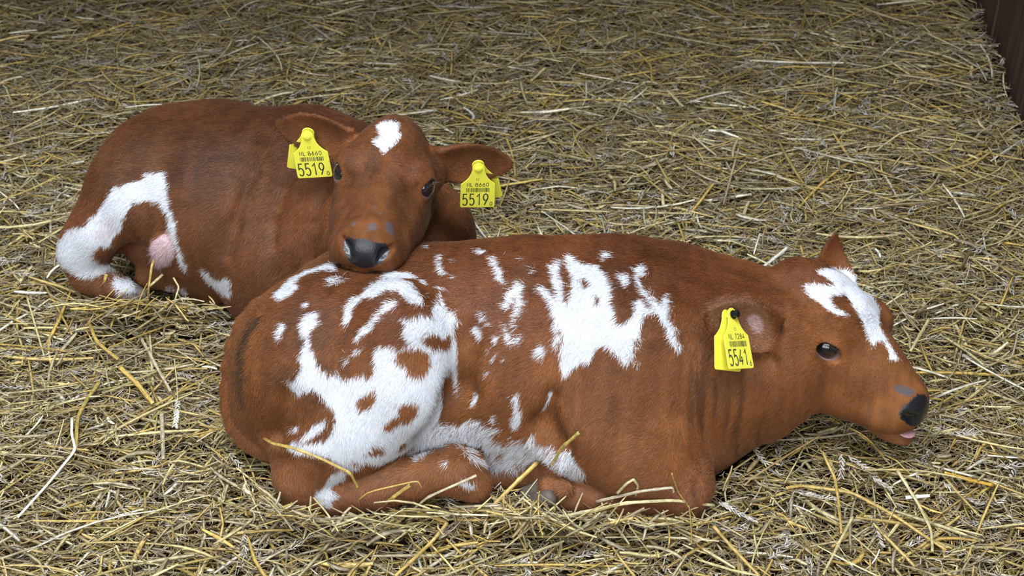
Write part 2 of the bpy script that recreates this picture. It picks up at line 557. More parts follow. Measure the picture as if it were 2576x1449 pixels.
F_WHITE += cv(1000, 560, 1.906,
    [(825,165),(850,150),(870,180),(920,195),(980,200),(1000,230),(1030,265),(1045,300),(1050,350),(1050,400),(1060,420),(1050,450),(1070,480),(1110,465),(1140,430),(1165,370),(1190,365),(1200,400),(1180,440),(1165,490),(1160,540),(1140,580),(1115,665),(1090,660),(1050,610),(1000,580),(970,590),(930,660),(890,650),(860,670),(800,725),(780,670),(785,590),(795,510),(765,470),(750,420),(735,370),(685,310),(720,310),(760,345),(780,370),(770,290),(745,215),(790,190),(805,200),(795,250),(815,290),(815,350),(805,375),(825,375),(850,310),(850,260),(830,210)],
    [(760,470),(790,470),(780,540),(765,600),(755,570),(765,520)],
    [(1005,150),(1040,148),(1055,165),(1020,170),(1000,185)],
    [(1075,250),(1130,250),(1135,270),(1115,310),(1090,290)],
    [(1150,230),(1190,200),(1210,205),(1200,250),(1180,270),(1200,330),(1240,370),(1280,400),(1310,340),(1325,345),(1320,400),(1310,440),(1340,510),(1360,590),(1345,600),(1320,560),(1290,480),(1250,430),(1210,430),(1180,440),(1165,410),(1190,370),(1215,410),(1245,405),(1190,350),(1170,300),(1165,240)],
    [(460,165),(490,160),(495,185),(520,240),(545,290),(520,285),(490,255),(480,200)],
    [(560,320),(590,280),(625,300),(620,350),(630,400),(610,430),(585,470),(575,440),(590,390),(580,360),(545,410),(525,420),(530,380),(550,345)],
    [(575,450),(590,450),(580,520),(572,490)],
    [(530,470),(545,490),(565,540),(570,585),(550,580),(535,530)],
    [(580,560),(605,520),(605,560),(590,590)],
    [(370,500),(400,480),(425,500),(420,545),(395,550)],
    [(410,420),(430,425),(440,465),(420,455)], [(455,470),(470,460),(465,500),(455,495)],
    [(475,540),(495,525),(500,560),(480,570)], [(670,620),(700,570),(725,590),(710,650),(690,630)],
    [(460,660),(490,600),(480,650)], [(445,590),(460,585),(458,610)], [(520,640),(532,620),(528,660)], [(440,710),(455,690),(445,740)],
    [(370,850),(385,800),(395,830),(380,880)],
    [(560,820),(585,810),(590,860),(610,910),(600,970),(570,980),(560,940),(575,890)],
    [(215,155),(235,150),(230,190),(240,220),(270,240),(240,245),(215,220)],
    [(280,180),(290,165),(292,190)], [(280,260),(292,250),(295,272)], [(140,120),(180,110),(165,122)], [(398,125),(440,130),(450,145),(410,145)],
    [(655,230),(672,215),(662,242)], [(600,175),(612,165),(606,180)],
    [(460,930),(480,910),(495,950),(470,950)], [(705,870),(730,810),(755,775),(740,830),(715,890)], [(1140,670),(1180,635),(1165,660)])
F_HOLES += cv(1000, 560, 1.906, [(900,250),(940,290),(910,310),(900,290)], [(955,330),(985,350),(970,380),(950,370)])
F_BELLY = cv(1000, 560, 1.906,
    [(50,1095),(110,1010),(170,970),(215,940),(250,960),(300,955),(360,930),(400,940),(440,970),(500,975),(540,1010),(590,1040),(660,990),(680,1040),(740,1060),(780,1090),(830,1080),(870,1140),(910,1190),(870,1215),(800,1190),(720,1120),(640,1140),(560,1170),(470,1165),(400,1155),(355,1135),(305,1080),(200,1062),(100,1095)])
F_WHITE += cv(1740, 560, 2.3364,
    [(740,300),(800,270),(910,280),(980,330),(1060,430),(1105,520),(1100,600),(1140,680),(1180,740),(1215,800),(1160,800),(1155,750),(1120,690),(1085,690),(1070,730),(1045,680),(1010,580),(960,500),(920,430),(840,435),(830,450),(840,480),(880,510),(940,550),(860,545),(800,510),(740,460),(690,430),(665,370),(740,370),(845,378),(840,360),(800,330)])
F_NOSE = cv(1740, 560, 2.3364, [(1218,1120),(1235,1075),(1270,1060),(1300,1030),(1330,1000),(1380,1010),(1420,1040),(1430,1120),(1400,1180),(1350,1195),(1300,1205),(1255,1180),(1225,1150)])
F_PINK = cv(1740, 560, 2.3364, [(330,560),(370,540),(420,560),(430,640),(390,660),(340,600)])
F_GREY = cv(1740, 560, 2.3364, [(1180,960),(1230,950),(1320,985),(1300,1020),(1230,1010),(1190,985)])

B_WHITE = cv(130, 240, 2.5867,
    [(185,840),(230,830),(270,770),(330,720),(380,650),(430,580),(500,570),(600,545),(640,500),(745,490),(775,560),(785,650),(790,720),(825,820),(830,930),(870,1030),(900,1110),(885,1140),(845,1080),(830,1000),(780,860),(770,770),(720,690),(650,670),(560,680),(510,740),(480,790),(450,860),(400,910),(400,970),(340,960),(300,990),(280,1030),(310,1060),(370,1100),(410,1160),(330,1150),(270,1170),(190,1170),(75,1115),(25,1040),(55,930),(120,860)],
    [(975,1110),(1010,1130),(1060,1170),(1100,1190),(1130,1165),(1170,1190),(1170,1300),(1110,1280),(1060,1240),(1010,1200)],
    [(410,1210),(470,1195),(540,1210),(560,1260),(480,1280),(430,1260)], [(750,1240),(790,1230),(810,1250),(760,1275)], [(840,1260),(870,1250),(900,1290),(870,1300)])
B_WHITE += cv(640, 250, 3.083, [(985,180),(1050,172),(1112,185),(1118,250),(1142,290),(1100,350),(1055,385),(1005,432),(985,390),(945,350),(928,320),(985,295),(972,255),(945,215)])
B_PINK = cv(130, 240, 2.5867, [(650,960),(720,900),(790,870),(820,980),(800,1060),(740,1110),(680,1100),(645,1020)], [(260,860),(380,780),(440,790),(400,900),(300,930)])
B_NOSE = cv(640, 250, 3.083, [(690,1150),(695,1095),(730,1062),(790,1085),(850,1075),(930,1110),(1000,1105),(1048,1150),(1045,1200),(1010,1255),(950,1290),(850,1318),(740,1270),(705,1200)])
B_GREY = cv(640, 250, 3.083, [(870,1000),(900,960),(950,955),(950,1015),(890,1015)], [(1010,950),(1060,945),(1085,1020),(1080,1050),(1020,1030)], [(905,835),(950,825),(930,845)], [(960,870),(985,880),(970,895)], [(755,950),(790,950),(785,985),(760,980)])

F_NOSE, B_NOSE, F_GREY, B_GREY, F_PINK, B_PINK = [rounded(q) for q in (F_NOSE, B_NOSE, F_GREY, B_GREY, F_PINK, B_PINK)]
F_EAR = rounded(cv(1740, 560, 2.3364, [(85,500),(150,445),(300,400),(400,440),(440,520),(500,640),(505,700),(420,765),(330,700),(200,660),(125,640)]))
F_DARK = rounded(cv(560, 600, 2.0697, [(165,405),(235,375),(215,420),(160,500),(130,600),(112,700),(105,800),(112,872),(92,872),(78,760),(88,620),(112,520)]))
B_DARK = rounded(cv(560, 600, 2.0697, [(250,130),(280,60),(340,35),(400,60),(410,120),(370,175),(300,190)]))
BROWN = np.array([0.222, 0.082, 0.026])
WHITE = np.array([0.75, 0.76, 0.80])


def coat_color(p, n, which, hair=False, jit=None):
    """albedo of hide or hair at surface points"""
    q = proj(p)
    if jit is not None: q = q + jit
    toC = unit(np.array([0, 0, CAM_H]) - p)
    vis = (n * toC).sum(1) > -0.15
    c = np.tile(BROWN, (len(p), 1))
    v = noise(p, 20, 1) * 0.20 + noise(p * np.array([1, 1, 0.35]), 70, 2) * 0.12 + noise(p * np.array([1, 1, 0.22]), 190, 4) * 0.14
    c *= (1 + v)[:, None]
    # darker, redder along the spine; paler and duller on the limbs and muzzle
    if which == 'front':
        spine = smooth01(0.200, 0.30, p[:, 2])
        pale = smooth01(0.12, 0.05, p[:, 2])
    else:
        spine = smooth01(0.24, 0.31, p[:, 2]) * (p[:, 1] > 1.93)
        pale = 0.35 * smooth01(0.22, 0.10, p[:, 2])
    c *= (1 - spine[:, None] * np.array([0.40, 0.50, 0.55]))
    if which == 'back': c *= np.array([0.76, 0.74, 0.82])
    c = c + pale[:, None] * (np.array([0.31, 0.130, 0.058]) - c) * 0.75
    qj = q + np.stack([noise(p, 90, 1), noise(p, 90, 2)], 1) * 5 + rng.normal(0, 5, q.shape)
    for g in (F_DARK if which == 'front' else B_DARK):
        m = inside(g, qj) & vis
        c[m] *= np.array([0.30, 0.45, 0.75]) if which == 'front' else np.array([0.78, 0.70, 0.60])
    if which == 'front':
        m = inside(F_EAR[0], qj) & vis
        c[m] = c[m] * 0.6 + 0.4 * np.array([0.36, 0.20, 0.12])
    if which == 'front':                       # shade in the neck's wrinkles, painted into the coat as dark streaks
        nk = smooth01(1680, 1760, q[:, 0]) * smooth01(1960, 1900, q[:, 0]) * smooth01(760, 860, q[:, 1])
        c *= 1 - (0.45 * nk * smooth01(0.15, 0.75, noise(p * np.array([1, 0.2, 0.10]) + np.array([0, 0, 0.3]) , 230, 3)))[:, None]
    wh = np.zeros(len(p), bool)
    if which == 'front':
        for g in F_WHITE: wh |= inside(g, q)
        for g in F_HOLES: wh &= ~inside(g, q)
        be = np.zeros(len(p), bool)
        for g in F_BELLY: be |= inside(g, q)
        be &= noise(p, 130, 3) < 0.55
        if hair: be &= rng.random(len(p)) < 0.86
        wh |= be
        nose, pink, grey = F_NOSE, F_PINK, F_GREY
    else:
        for g in B_WHITE: wh |= inside(g, q)
        nose, pink, grey = B_NOSE, B_PINK, B_GREY
    wh &= vis
    c[wh] = WHITE
    for g in grey:
        m = inside(g, q) & vis
        c[m] = np.array([0.11, 0.085, 0.085])
    for g, k in zip(pink, (0.45,) if which == 'front' else (0.80, 0.35)):
        m = inside(g, q) & vis
        c[m] = c[m] * (1 - k) + k * np.array([0.68, 0.50, 0.52])
    wet = np.zeros(len(p))
    for g in nose:
        wet[inside(g, q) & vis] = 1
    return c, wet


def grow_coat(name, parent, origin, V, Q, N, count, comb, length, which, bare, width=0.00021):
    """short hair over the hide: one strand object, combed along the body"""
    a, b, c, d = [V[Q[:, i]] for i in range(4)]
    fn = np.cross(c - a, d - b)
    ar = 0.5 * np.linalg.norm(fn, axis=1)
    mid = (a + b + c + d) / 4
    ar = ar * (mid[:, 2] > -0.005)
    toC = unit(np.array([0, 0, CAM_H]) - mid)
    face = (unit(fn) * toC).sum(1)
    ar = ar * np.where(face > -0.25, 1.0, 0.25)
    cs = np.cumsum(ar); cs /= cs[-1]
    k = np.searchsorted(cs, rng.random(count))
    u, v = rng.random(count)[:, None], rng.random(count)[:, None]
    def bil(A):
        return (A[Q[k, 0]] * (1 - u) + A[Q[k, 1]] * u) * (1 - v) + (A[Q[k, 3]] * (1 - u) + A[Q[k, 2]] * u) * v
    root = bil(V); n = unit(bil(N))
    keep = ~bare(root, n)
    root, n = root[keep], n[keep]
    m = len(root)
    L = length(root, n) * rng.uniform(0.65, 1.25, m)
    dr = comb(root, n)
    sw = np.stack([noise(root, 34, i) for i in (0, 1, 2)], 1) * 0.38 + np.stack([noise(root, 110, i) for i in (1, 2, 3)], 1) * 0.30
    dr = unit(dr) + sw + rng.normal(0, 0.16, (m, 3))
    dr = unit(dr - (dr * n).sum(1, keepdims=True) * n)
    lift = np.clip(rng.normal(0.30, 0.10, m), 0.1, 0.9)[:, None]
    T = np.array([0.0, 0.35, 0.7, 1.0])
    pts = np.zeros((m, 4, 3))
    for i, t in enumerate(T):
        pts[:, i] = root - n * 0.0004 + L[:, None] * (dr * t * np.sqrt(1 - 0.5 * lift ** 2) + n * lift * (t - 0.45 * t * t))
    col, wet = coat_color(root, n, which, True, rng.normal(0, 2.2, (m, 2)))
    lum = 1 + rng.normal(0, 0.13, m)
    isw = col[:, 1] > 0.6
    col = col * np.where(isw, 1 - np.abs(lum - 1) * 0.5, lum)[:, None]
    cu = bpy.data.hair_curves.new(name)
    cu.add_curves([4] * m)
    cu.attributes['position'].data.foreach_set('vector', (pts - np.asarray(origin)).astype(np.float32).ravel())
    ra = cu.attributes.get('radius') or cu.attributes.new('radius', 'FLOAT', 'POINT')
    wd = np.ones((m, 1)) * width * np.array([[1, 0.9, 0.65, 0.15]])
    ra.data.foreach_set('value', wd.astype(np.float32).ravel())
    ca = cu.attributes.new('hair_color', 'FLOAT_COLOR', 'CURVE')
    ca.data.foreach_set('color', np.c_[col, np.ones(m)].astype(np.float32).ravel())
    na = cu.attributes.new('root_normal', 'FLOAT_VECTOR', 'CURVE')
    na.data.foreach_set('vector', n.astype(np.float32).ravel())
    cu.materials.append(M_FUR)
    o = link(name, cu, parent)
    return o


def lashes(name, parent, origin, c, o, fwd, L=0.009, n=26):
    """row of lashes along the upper lid, sweeping out and down"""
    up = np.cross(fwd, o)
    if up[2] < 0: up = -up
    pts = []
    for i in range(n):
        a = -1 + 2 * i / (n - 1)
        r0 = c + fwd * a * 0.0150 + up * (0.0098 * math.sqrt(max(0, 1 - a * a * 0.85))) + o * (0.0165 - 0.004 * a * a)
        d = unit(fwd * (a * 0.4 + random.gauss(0, .08)) + o * 0.8 + up * (0.05 + random.gauss(0, .1)))
        l = L * random.uniform(0.7, 1.1)
        pts.append([r0, r0 + d * l * 0.5 - up * 0.0006, r0 + d * l + up * 0.0004])
    pts = np.array(pts)
    cu = bpy.data.hair_curves.new(name)
    cu.add_curves([3] * n)
    cu.attributes['position'].data.foreach_set('vector', (pts - np.asarray(origin)).astype(np.float32).ravel())
    ra = cu.attributes.get('radius') or cu.attributes.new('radius', 'FLOAT', 'POINT')
    ra.data.foreach_set('value', np.tile([0.0003, 0.00022, 0.00006], n).astype(np.float32))
    cu.materials.append(M_LASH)
    return link(name, cu, parent)


def hoof(name, parent, origin, pos, direc, up, s=0.026):
    """two cloven claws"""
    R = frame(direc, up)
    S2 = Sculpt(np.array(pos) - 0.07, np.array(pos) + 0.07, 0.003)
    for y in (-1, 1):
        c = np.array(pos) + R @ np.array([0, y * s * 0.52, 0])
        S2.cone(c - R @ np.array([s * 0.7, 0, 0]), c + R @ np.array([s * 0.8, -y * s * 0.12, -s * 0.25]), s * 0.55, s * 0.34, 0.004)
    V, Q, N = S2.mesh(2)
    return np_mesh(name, V, Q, M_HOOF, parent, origin=origin)


# ================================================================== the front calf
def build_front():
    S = Sculpt((-0.47, 1.36, -0.05), (0.74, 1.98, 0.44), 0.0045, ((0.34, 1.42, 0.02), (0.66, 1.72, 0.30)), 0.0024)
    p = P
    # trunk
    S.cone(p(1150, 890, 1.67), p(1545, 885, 1.655), 0.152, 0.150, 0.05)
    S.ell(p(1320, 890, 1.64), (0.20, 0.150, 0.160), None, 0.05)
    S.ell(p(1560, 850, 1.67), (0.13, 0.115, 0.138), None, 0.05)
    S.chain([(p(1560, 885, 1.665), 0.150), (p(1700, 890, 1.655), 0.146), (p(1800, 893, 1.65), 0.133), (p(1890, 885, 1.645), 0.112), (p(1960, 868, 1.64), 0.092), (p(2010, 850, 1.635), 0.075)], 0.03)
    S.cone(p(1790, 960, 1.63), p(1935, 968, 1.60), 0.105, 0.052, 0.035)      # throat and dewlap
    S.ell(p(1690, 1060, 1.60), (0.085, 0.10, 0.085), None, 0.05)             # brisket
    S.ell(p(1340, 1085, 1.60), (0.17, 0.10, 0.055), None, 0.05)              # belly
    # shoulder and near foreleg
    S.ell(p(1590, 960, 1.575), (0.085, 0.055, 0.12), None, 0.05)
    S.ell(p(1545, 1060, 1.53), (0.095, 0.065, 0.075), frame((1, 0, -0.45), (0, 0, 1)), 0.045)
    S.chain([(p(1500, 1090, 1.515), 0.060), (p(1620, 1150, 1.495), 0.056), (p(1715, 1218, 1.475), 0.036)], 0.035)
    S.cone(p(1718, 1222, 1.472), p(1715, 1268, 1.468), 0.035, 0.030, 0.025)   # knee
    S.chain([(p(1690, 1262, 1.465), 0.026), (p(1560, 1258, 1.470), 0.0235), (p(1440, 1240, 1.475), 0.0235), (p(1395, 1228, 1.48), 0.021)], 0.012)
    S.ell(p(1420, 1228, 1.455), (0.010, 0.008, 0.009), None, 0.004)
    # far foreleg, folded under the chest
    S.chain([(p(1700, 1130, 1.68), 0.050), (p(1790, 1130, 1.70), 0.032), (p(1700, 1150, 1.72), 0.025)], 0.02)
    # haunch
    S.ell(p(885, 905, 1.615), (0.152, 0.125, 0.124), None, 0.035)
    S.ell(p(800, 930, 1.610), (0.112, 0.115, 0.108), None, 0.04)
    S.ell(p(1010, 880, 1.570), (0.078, 0.07, 0.100), None, 0.035)
    S.ell(p(980, 960, 1.555), (0.080, 0.07, 0.085), None, 0.035)
    S.chain([(p(1000, 990, 1.53), 0.062), (p(900, 1075, 1.515), 0.056), (p(800, 1140, 1.50), 0.044), (p(755, 1195, 1.487), 0.034)], 0.035)
    S.ell(p(960, 800, 1.72), (0.15, 0.13, 0.10), None, 0.05)                 # croup
    # hock, shank and fetlock of the near hind leg
    S.chain([(p(765, 1200, 1.482), 0.037), (p(770, 1240, 1.475), 0.030), (p(830, 1238, 1.472), 0.0265), (p(960, 1222, 1.470), 0.0265), (p(1080, 1195, 1.470), 0.0275)], 0.014)
    S.ell(p(1140, 1182, 1.470), (0.038, 0.030, 0.029), frame((1, 0, -0.3), (0, 0, 1)), 0.015)
    S.chain([(p(1150, 1190, 1.470), 0.028), (p(1185, 1215, 1.465), 0.024)], 0.012)
    # far hind leg, lying forward under the belly
    S.chain([(p(1130, 1130, 1.55), 0.032), (p(1220, 1190, 1.515), 0.021), (p(1340, 1190, 1.52), 0.020), (p(1400, 1180, 1.53), 0.019)], 0.012)
    # tail lying down the rump
    tl = np.array([(665, 790, 1.64, 0.020), (630, 825, 1.63, 0.018), (606, 870, 1.618, 0.0165), (594, 920, 1.608, 0.0155), (589, 970, 1.596, 0.0145), (592, 1015, 1.585, 0.014), (606, 1060, 1.570, 0.0135), (635, 1095, 1.55, 0.0125), (675, 1120, 1.53, 0.011)])
    S.chain([(p(*q[:3]), q[3]) for q in tl], 0.006)
    S.ell(p(735, 1040, 1.575), (0.075, 0.06, 0.06), None, 0.04)
    S.chain([(p(745, 900, 1.485), 0.002), (p(722, 1000, 1.49), 0.004), (p(700, 1090, 1.50), 0.005)], 0.03, True)
    # folds: between haunch and flank, behind the elbow, round the neck
    S.chain([(p(1060, 668, 1.62), 0.004), (p(1150, 735, 1.555), 0.009), (p(1175, 850, 1.53), 0.012), (p(1160, 980, 1.51), 0.016), (p(1090, 1090, 1.49), 0.018)], 0.028, True)
    S.chain([(p(1390, 990, 1.50), 0.003), (p(1372, 1060, 1.488), 0.008), (p(1420, 1120, 1.475), 0.008)], 0.028, True)
    # head
    fw0 = unit((0.79, -0.56, -0.19))
    R = frame(fw0, np.array((0.12, -0.14, 0.98)) + 0.20 * unit(np.cross((0.12, -0.14, 0.98), fw0)))
    t = np.array([0.4535, 1.628, 0.1910])
    eye = (0.001, 0.0545, -0.003)
    W = head_sculpt(S, t, R, 0.96, eye, 0.0120, 1.1, 0.012, 1.16)
    ears = [S.ear(p(1942, 836, 1.562), p(1782, 800, 1.520), (-0.02, -0.85, 0.52), 0.034, cup=0.38)]
    S.ell(W(0.020, 0.043, 0.016), (0.034, 0.026, 0.026), R, 0.015)
    ears += [S.ear(p(2090, 690, 1.69), p(2114, 592, 1.70), (0.35, -0.9, 0.1), 0.033, cup=0.35, pointed=True)]
    S.ell(W(0.134, 0, -0.106), (0.024, 0.021, 0.011), R, 0.010)
    # ribs and muscle ripples
    V, Q, N = S.mesh(2)
    V = V + N * (noise(V * np.array([1.6, 1, 0.6]), 24, 2) * 0.0016)[:, None]
    return S, V, Q, N, R, t, W, eye, ears, 1.16


# ================================================================== the calf behind
def build_back():
    S = Sculpt((-0.76, 1.55, -0.05), (0.12, 2.34, 0.50), 0.0048, ((-0.30, 1.58, 0.20), (0.0, 1.95, 0.47)), 0.0024)
    p = P
    # trunk
    S.chain([(p(455, 492, 2.10), 0.120), (p(570, 488, 2.10), 0.138), (p(760, 497, 2.06), 0.138)], 0.04)
    S.ell(p(560, 525, 2.03), (0.16, 0.14, 0.140), None, 0.05)
    S.ell(p(490, 365, 2.14), (0.10, 0.075, 0.055), None, 0.05)
    S.cone(p(760, 500, 2.05), p(935, 545, 2.05), 0.136, 0.117, 0.05)
    S.ell(p(1080, 600, 2.00), (0.075, 0.09, 0.085), None, 0.05)
    # neck bending round towards the camera
    S.chain([(p(810, 520, 2.05), 0.128), (p(880, 500, 1.99), 0.105), (p(960, 470, 1.925), 0.080)], 0.05)
    S.chain([(p(750, 600, 1.99), 0.110), (p(850, 600, 1.945), 0.085), (p(940, 560, 1.88), 0.06)], 0.05)
    S.ell(p(720, 690, 1.92), (0.085, 0.08, 0.095), None, 0.05)
    S.ell(p(665, 730, 1.93), (0.050, 0.06, 0.06), None, 0.04)
    # rump and raised near hind leg
    S.ell(p(412, 478, 2.08), (0.085, 0.11, 0.116), None, 0.05)
    S.ell(p(372, 465, 2.04), (0.070, 0.08, 0.092), frame((0.5, 0, 0.86), (0, -1, 0)), 0.05)
    S.chain([(p(395, 480, 1.985), 0.042), (p(330, 520, 1.965), 0.038), (p(260, 585, 1.955), 0.033), (p(205, 640, 1.95), 0.030)], 0.025)
    S.chain([(p(205, 640, 1.95), 0.031), (p(225, 690, 1.94), 0.026), (p(270, 715, 1.935), 0.021), (p(310, 730, 1.93), 0.019)], 0.014)
    # far hind leg lying forward under the belly
    S.chain([(p(380, 690, 1.97), 0.024), (p(450, 690, 1.96), 0.027), (p(540, 730, 1.95), 0.024)], 0.015)
    S.cone(p(300, 480, 2.0), p(228, 590, 1.97), 0.045, 0.036, 0.04)
            # scrotum
    q, d = S.hit(413, 624)
    S.ell(q + d * 0.006, (0.021, 0.024, 0.029), None, 0.008)                 # pouch between the thighs
    # hollow between the hind legs
    S.ell(p(345, 655, 1.93), (0.036, 0.05, 0.022), frame((1, 0, 0.3), (0, 0, 1)), 0.03, True)
    # skin folds of the turned neck
    for a in ([(700, 330), (640, 430), (590, 560), (575, 640)], [(780, 400), (720, 470), (690, 560), (690, 620)], [(820, 480), (790, 560), (780, 650)]):
        ch = []
        for (x, y) in a:
            q, d = S.hit(x, y)
            ch.append((q - d * 0.001, 0.001))
        S.chain(ch, 0.020, True)
    R = frame((-0.05, -0.972, 0.22), (0.17, 0.15, 0.975))
    t = np.array([-0.1805, 1.81, 0.3245])
    eye = (0.020, 0.0575, 0.004)
    W = head_sculpt(S, t, R, 0.98, eye, 0.0125, 1.22, 0.0)
    ears = [S.ear(p(872, 352, 1.865), p(692, 325, 1.865), (0.10, -0.93, -0.05), 0.033, cup=0.25),
            S.ear(p(1100, 405, 1.865), p(1292, 424, 1.875), (-0.10, -0.93, 0.0), 0.033, cup=0.25)]
    S.carve(FB[0], 0.003)
    V, Q, N = S.mesh(2)
    V = V + N * (noise(V * np.array([1.6, 1, 0.6]), 24, 2) * 0.0014)[:, None]
    return S, V, Q, N, R, t, W, eye, ears, 1.0


def make_calf(built, which, label, hairs):
    S, V, Q, N, R, t, W, eye, ears, es = built
    base = np.array([V[:, 0].mean(), V[:, 1].mean(), 0.0])
    root = empty('calf', base, label, 'calf')
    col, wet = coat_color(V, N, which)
    sc = 0.96 if which == 'front' else 0.98
    eyes = [W(eye[0], y * eye[1], eye[2]) for y in (-1, 1)]
    wet = wet.copy()
    for c in eyes:
        k = (1 - smooth01(0.0185 * es, 0.0215 * es, np.linalg.norm(V - c, axis=1)))[:, None]
        col = col * (1 - k) + k * (np.array([0.24, 0.15, 0.13]) if which == 'front' else np.array([0.13, 0.072, 0.058]))
    body = np_mesh('body', V, Q, M_SKIN, root, origin=base, attrs={'coat_color': ('FLOAT_COLOR', np.c_[col * np.where(wet > 0.5, 0, 1)[:, None] + wet[:, None] * np.array([0.015, 0.015, 0.019]), np.ones(len(V))]), 'wet': ('FLOAT', wet)})
    for i, y in enumerate((-1, 1)):
        o = unit([0.50, y * 0.86, 0.10])
        fwd = unit(np.array([0.86, -y * 0.50, -0.20]) - o * (o @ np.array([0.86, -y * 0.50, -0.20])))
        o, fwd = R @ o, R @ fwd
        c = eyes[i]
        EV, EF = sph(c - o * 0.0010 * sc, 0.0172 * sc * es, 32, 20)
        e = np_mesh('eye', EV, EF, M_EYE, root, origin=base)
        lashes('eyelashes', e, base, c + o * 0.016 * (es - 1), o, fwd)

    def head_local(p):
        return ((p - t) @ R) / sc

    def bare(p, n):
        q = proj(p)
        b = np.zeros(len(p), bool)
        for g in (F_NOSE if which == 'front' else B_NOSE): b |= inside(g, q)
        for c in eyes: b |= np.linalg.norm(p - c, axis=1) < 0.0198 * es
        return b

    def headness(p):
        h = head_local(p)
        return smooth01(-0.12, -0.06, h[:, 0]) * (np.abs(h[:, 1]) < 0.085) * (h[:, 2] > -0.14) * (h[:, 2] < 0.09) * (h[:, 0] < 0.2)

    def earness(p):
        """how much a point belongs to each ear, with the ear's outward direction"""
        w_ = np.zeros(len(p)); d = np.zeros((len(p), 3))
        for E_ in ears:
            q = p - E_['B']
            u, v, w2 = q @ E_['eu'], q @ E_['ev'], q @ E_['ew']
            k = smooth01(-0.015, 0.012, u) * (u < E_['L'] + 0.02) * (np.abs(v) < E_['W'] * 1.35) * (np.abs(w2) < 0.028)
            w_ = np.maximum(w_, k)
            d += k[:, None] * (E_['eu'] + np.sign(v)[:, None] * 0.5 * E_['ev'] * np.minimum(1, np.abs(v) / E_['W'])[:, None])
        return w_, d

    def comb(p, n):
        if which == 'front':
            d = np.tile([-0.55, -0.05, -0.75], (len(p), 1))
            q = proj(p)
            hq = smooth01(1180, 1080, q[:, 0]) * smooth01(700, 1000, q[:, 1])
            d = d * (1 - hq[:, None]) + hq[:, None] * np.array([-0.10, 0.0, -1.0])
            leg = smooth01(0.07, 0.045, p[:, 2])
            d = d * (1 - leg[:, None]) + leg[:, None] * np.array([0.6, 0, -0.5])
        else:
            d = np.tile([-0.60, -0.1, -0.70], (len(p), 1))
        h = head_local(p)
        rad = h - np.array([0.035, 0, 0.035])
        rad[:, 0] *= 0.8
        wd = unit(rad) @ R.T
        k = headness(p)[:, None]
        d = d * (1 - k) + wd * k
        ke, de = earness(p)
        return d * (1 - ke[:, None]) + de

    def length(p, n):
        h = head_local(p)
        k = headness(p)
        L = np.full(len(p), 0.0120)
        hl = 0.0034 * smooth01(0.15, 0.02, h[:, 0]) + 0.0030
        L = L * (1 - k) + hl * k
        ke, _ = earness(p)
        L = L * (1 - ke) + 0.0058 * ke
        q = proj(p)
        if which == 'front':
            be = np.zeros(len(p), bool)
            for g in F_BELLY: be |= inside(g, q)
            L[be] = 0.019
        L = np.where(p[:, 2] < 0.05, np.minimum(L, 0.009), L)
        for c in eyes:
            L = np.minimum(L, 0.0022 + 0.25 * np.maximum(0, np.linalg.norm(p - c, axis=1) - 0.018))
        return L
    if hairs:
        tag(grow_coat('coat', root, base, V, Q, N, hairs, comb, length, which, bare), kind='stuff')
    return root, base, W


FB = build_front()
BB = build_back()
calf_f, base_f, W_f = make_calf(FB, 'front', 'red and white patched calf lying in front with its head stretched out to the right', 620000)
calf_b, base_b, W_b = make_calf(BB, 'back', 'red brown calf lying behind, chin resting on the rump of the patched calf', 430000)


# ================================================================== floor, wall and straw bed
M_FLOOR = flat_mat('trodden_bedding', (0.075, 0.055, 0.030), rough=0.95, spec=0.1, noise_scale=60, var=0.5, bump=0.6)


def wood_mat():
    m, nt, b = new_mat('stained_boards')
    tc = nt.nodes.new('ShaderNodeTexCoord')
    mp = nt.nodes.new('ShaderNodeMapping')
    mp.inputs['Scale'].default_value = (14, 14, 1.2)
    n = nt.nodes.new('ShaderNodeTexNoise')
    n.inputs['Scale'].default_value = 4.0; n.inputs['Detail'].default_value = 8
    nt.links.new(tc.outputs['Object'], mp.inputs['Vector'])
    nt.links.new(mp.outputs['Vector'], n.inputs['Vector'])
    cr = nt.nodes.new('ShaderNodeValToRGB')
    cr.color_ramp.elements[0].position = 0.35; cr.color_ramp.elements[0].color = (0.045, 0.022, 0.014, 1)
    cr.color_ramp.elements[1].position = 0.75; cr.color_ramp.elements[1].color = (0.13, 0.065, 0.040, 1)
    nt.links.new(n.outputs['Fac'], cr.inputs['Fac'])
    nt.links.new(cr.outputs['Color'], b.inputs['Base Color'])
    b.inputs['Roughness'].default_value = 0.75
    bp = nt.nodes.new('ShaderNodeBump'); bp.inputs['Strength'].default_value = 0.4; bp.inputs['Distance'].default_value = 0.004
    nt.links.new(n.outputs['Fac'], bp.inputs['Height']); nt.links.new(bp.outputs['Normal'], b.inputs['Normal'])
    return m


def wall_x(y):
    """the board wall runs almost straight away from the viewer"""
    return 1.010 + 0.072 * (np.asarray(y, float) - 2.62)



def box(lo, hi):
    x0, y0, z0 = lo; x1, y1, z1 = hi
    V = np.array([(x0,y0,z0),(x1,y0,z0),(x1,y1,z0),(x0,y1,z0),(x0,y0,z1),(x1,y0,z1),(x1,y1,z1),(x0,y1,z1)], float)
    return V, np.array([(0,3,2,1),(4,5,6,7),(0,1,5,4),(1,2,6,5),(2,3,7,6),(3,0,4,7)])


def join(parts):
    V, Fc, n = [], [], 0
    for v, f in parts:
        V.append(v); Fc.append(np.asarray(f) + n); n += len(v)
    return np.concatenate(V), np.concatenate(Fc)


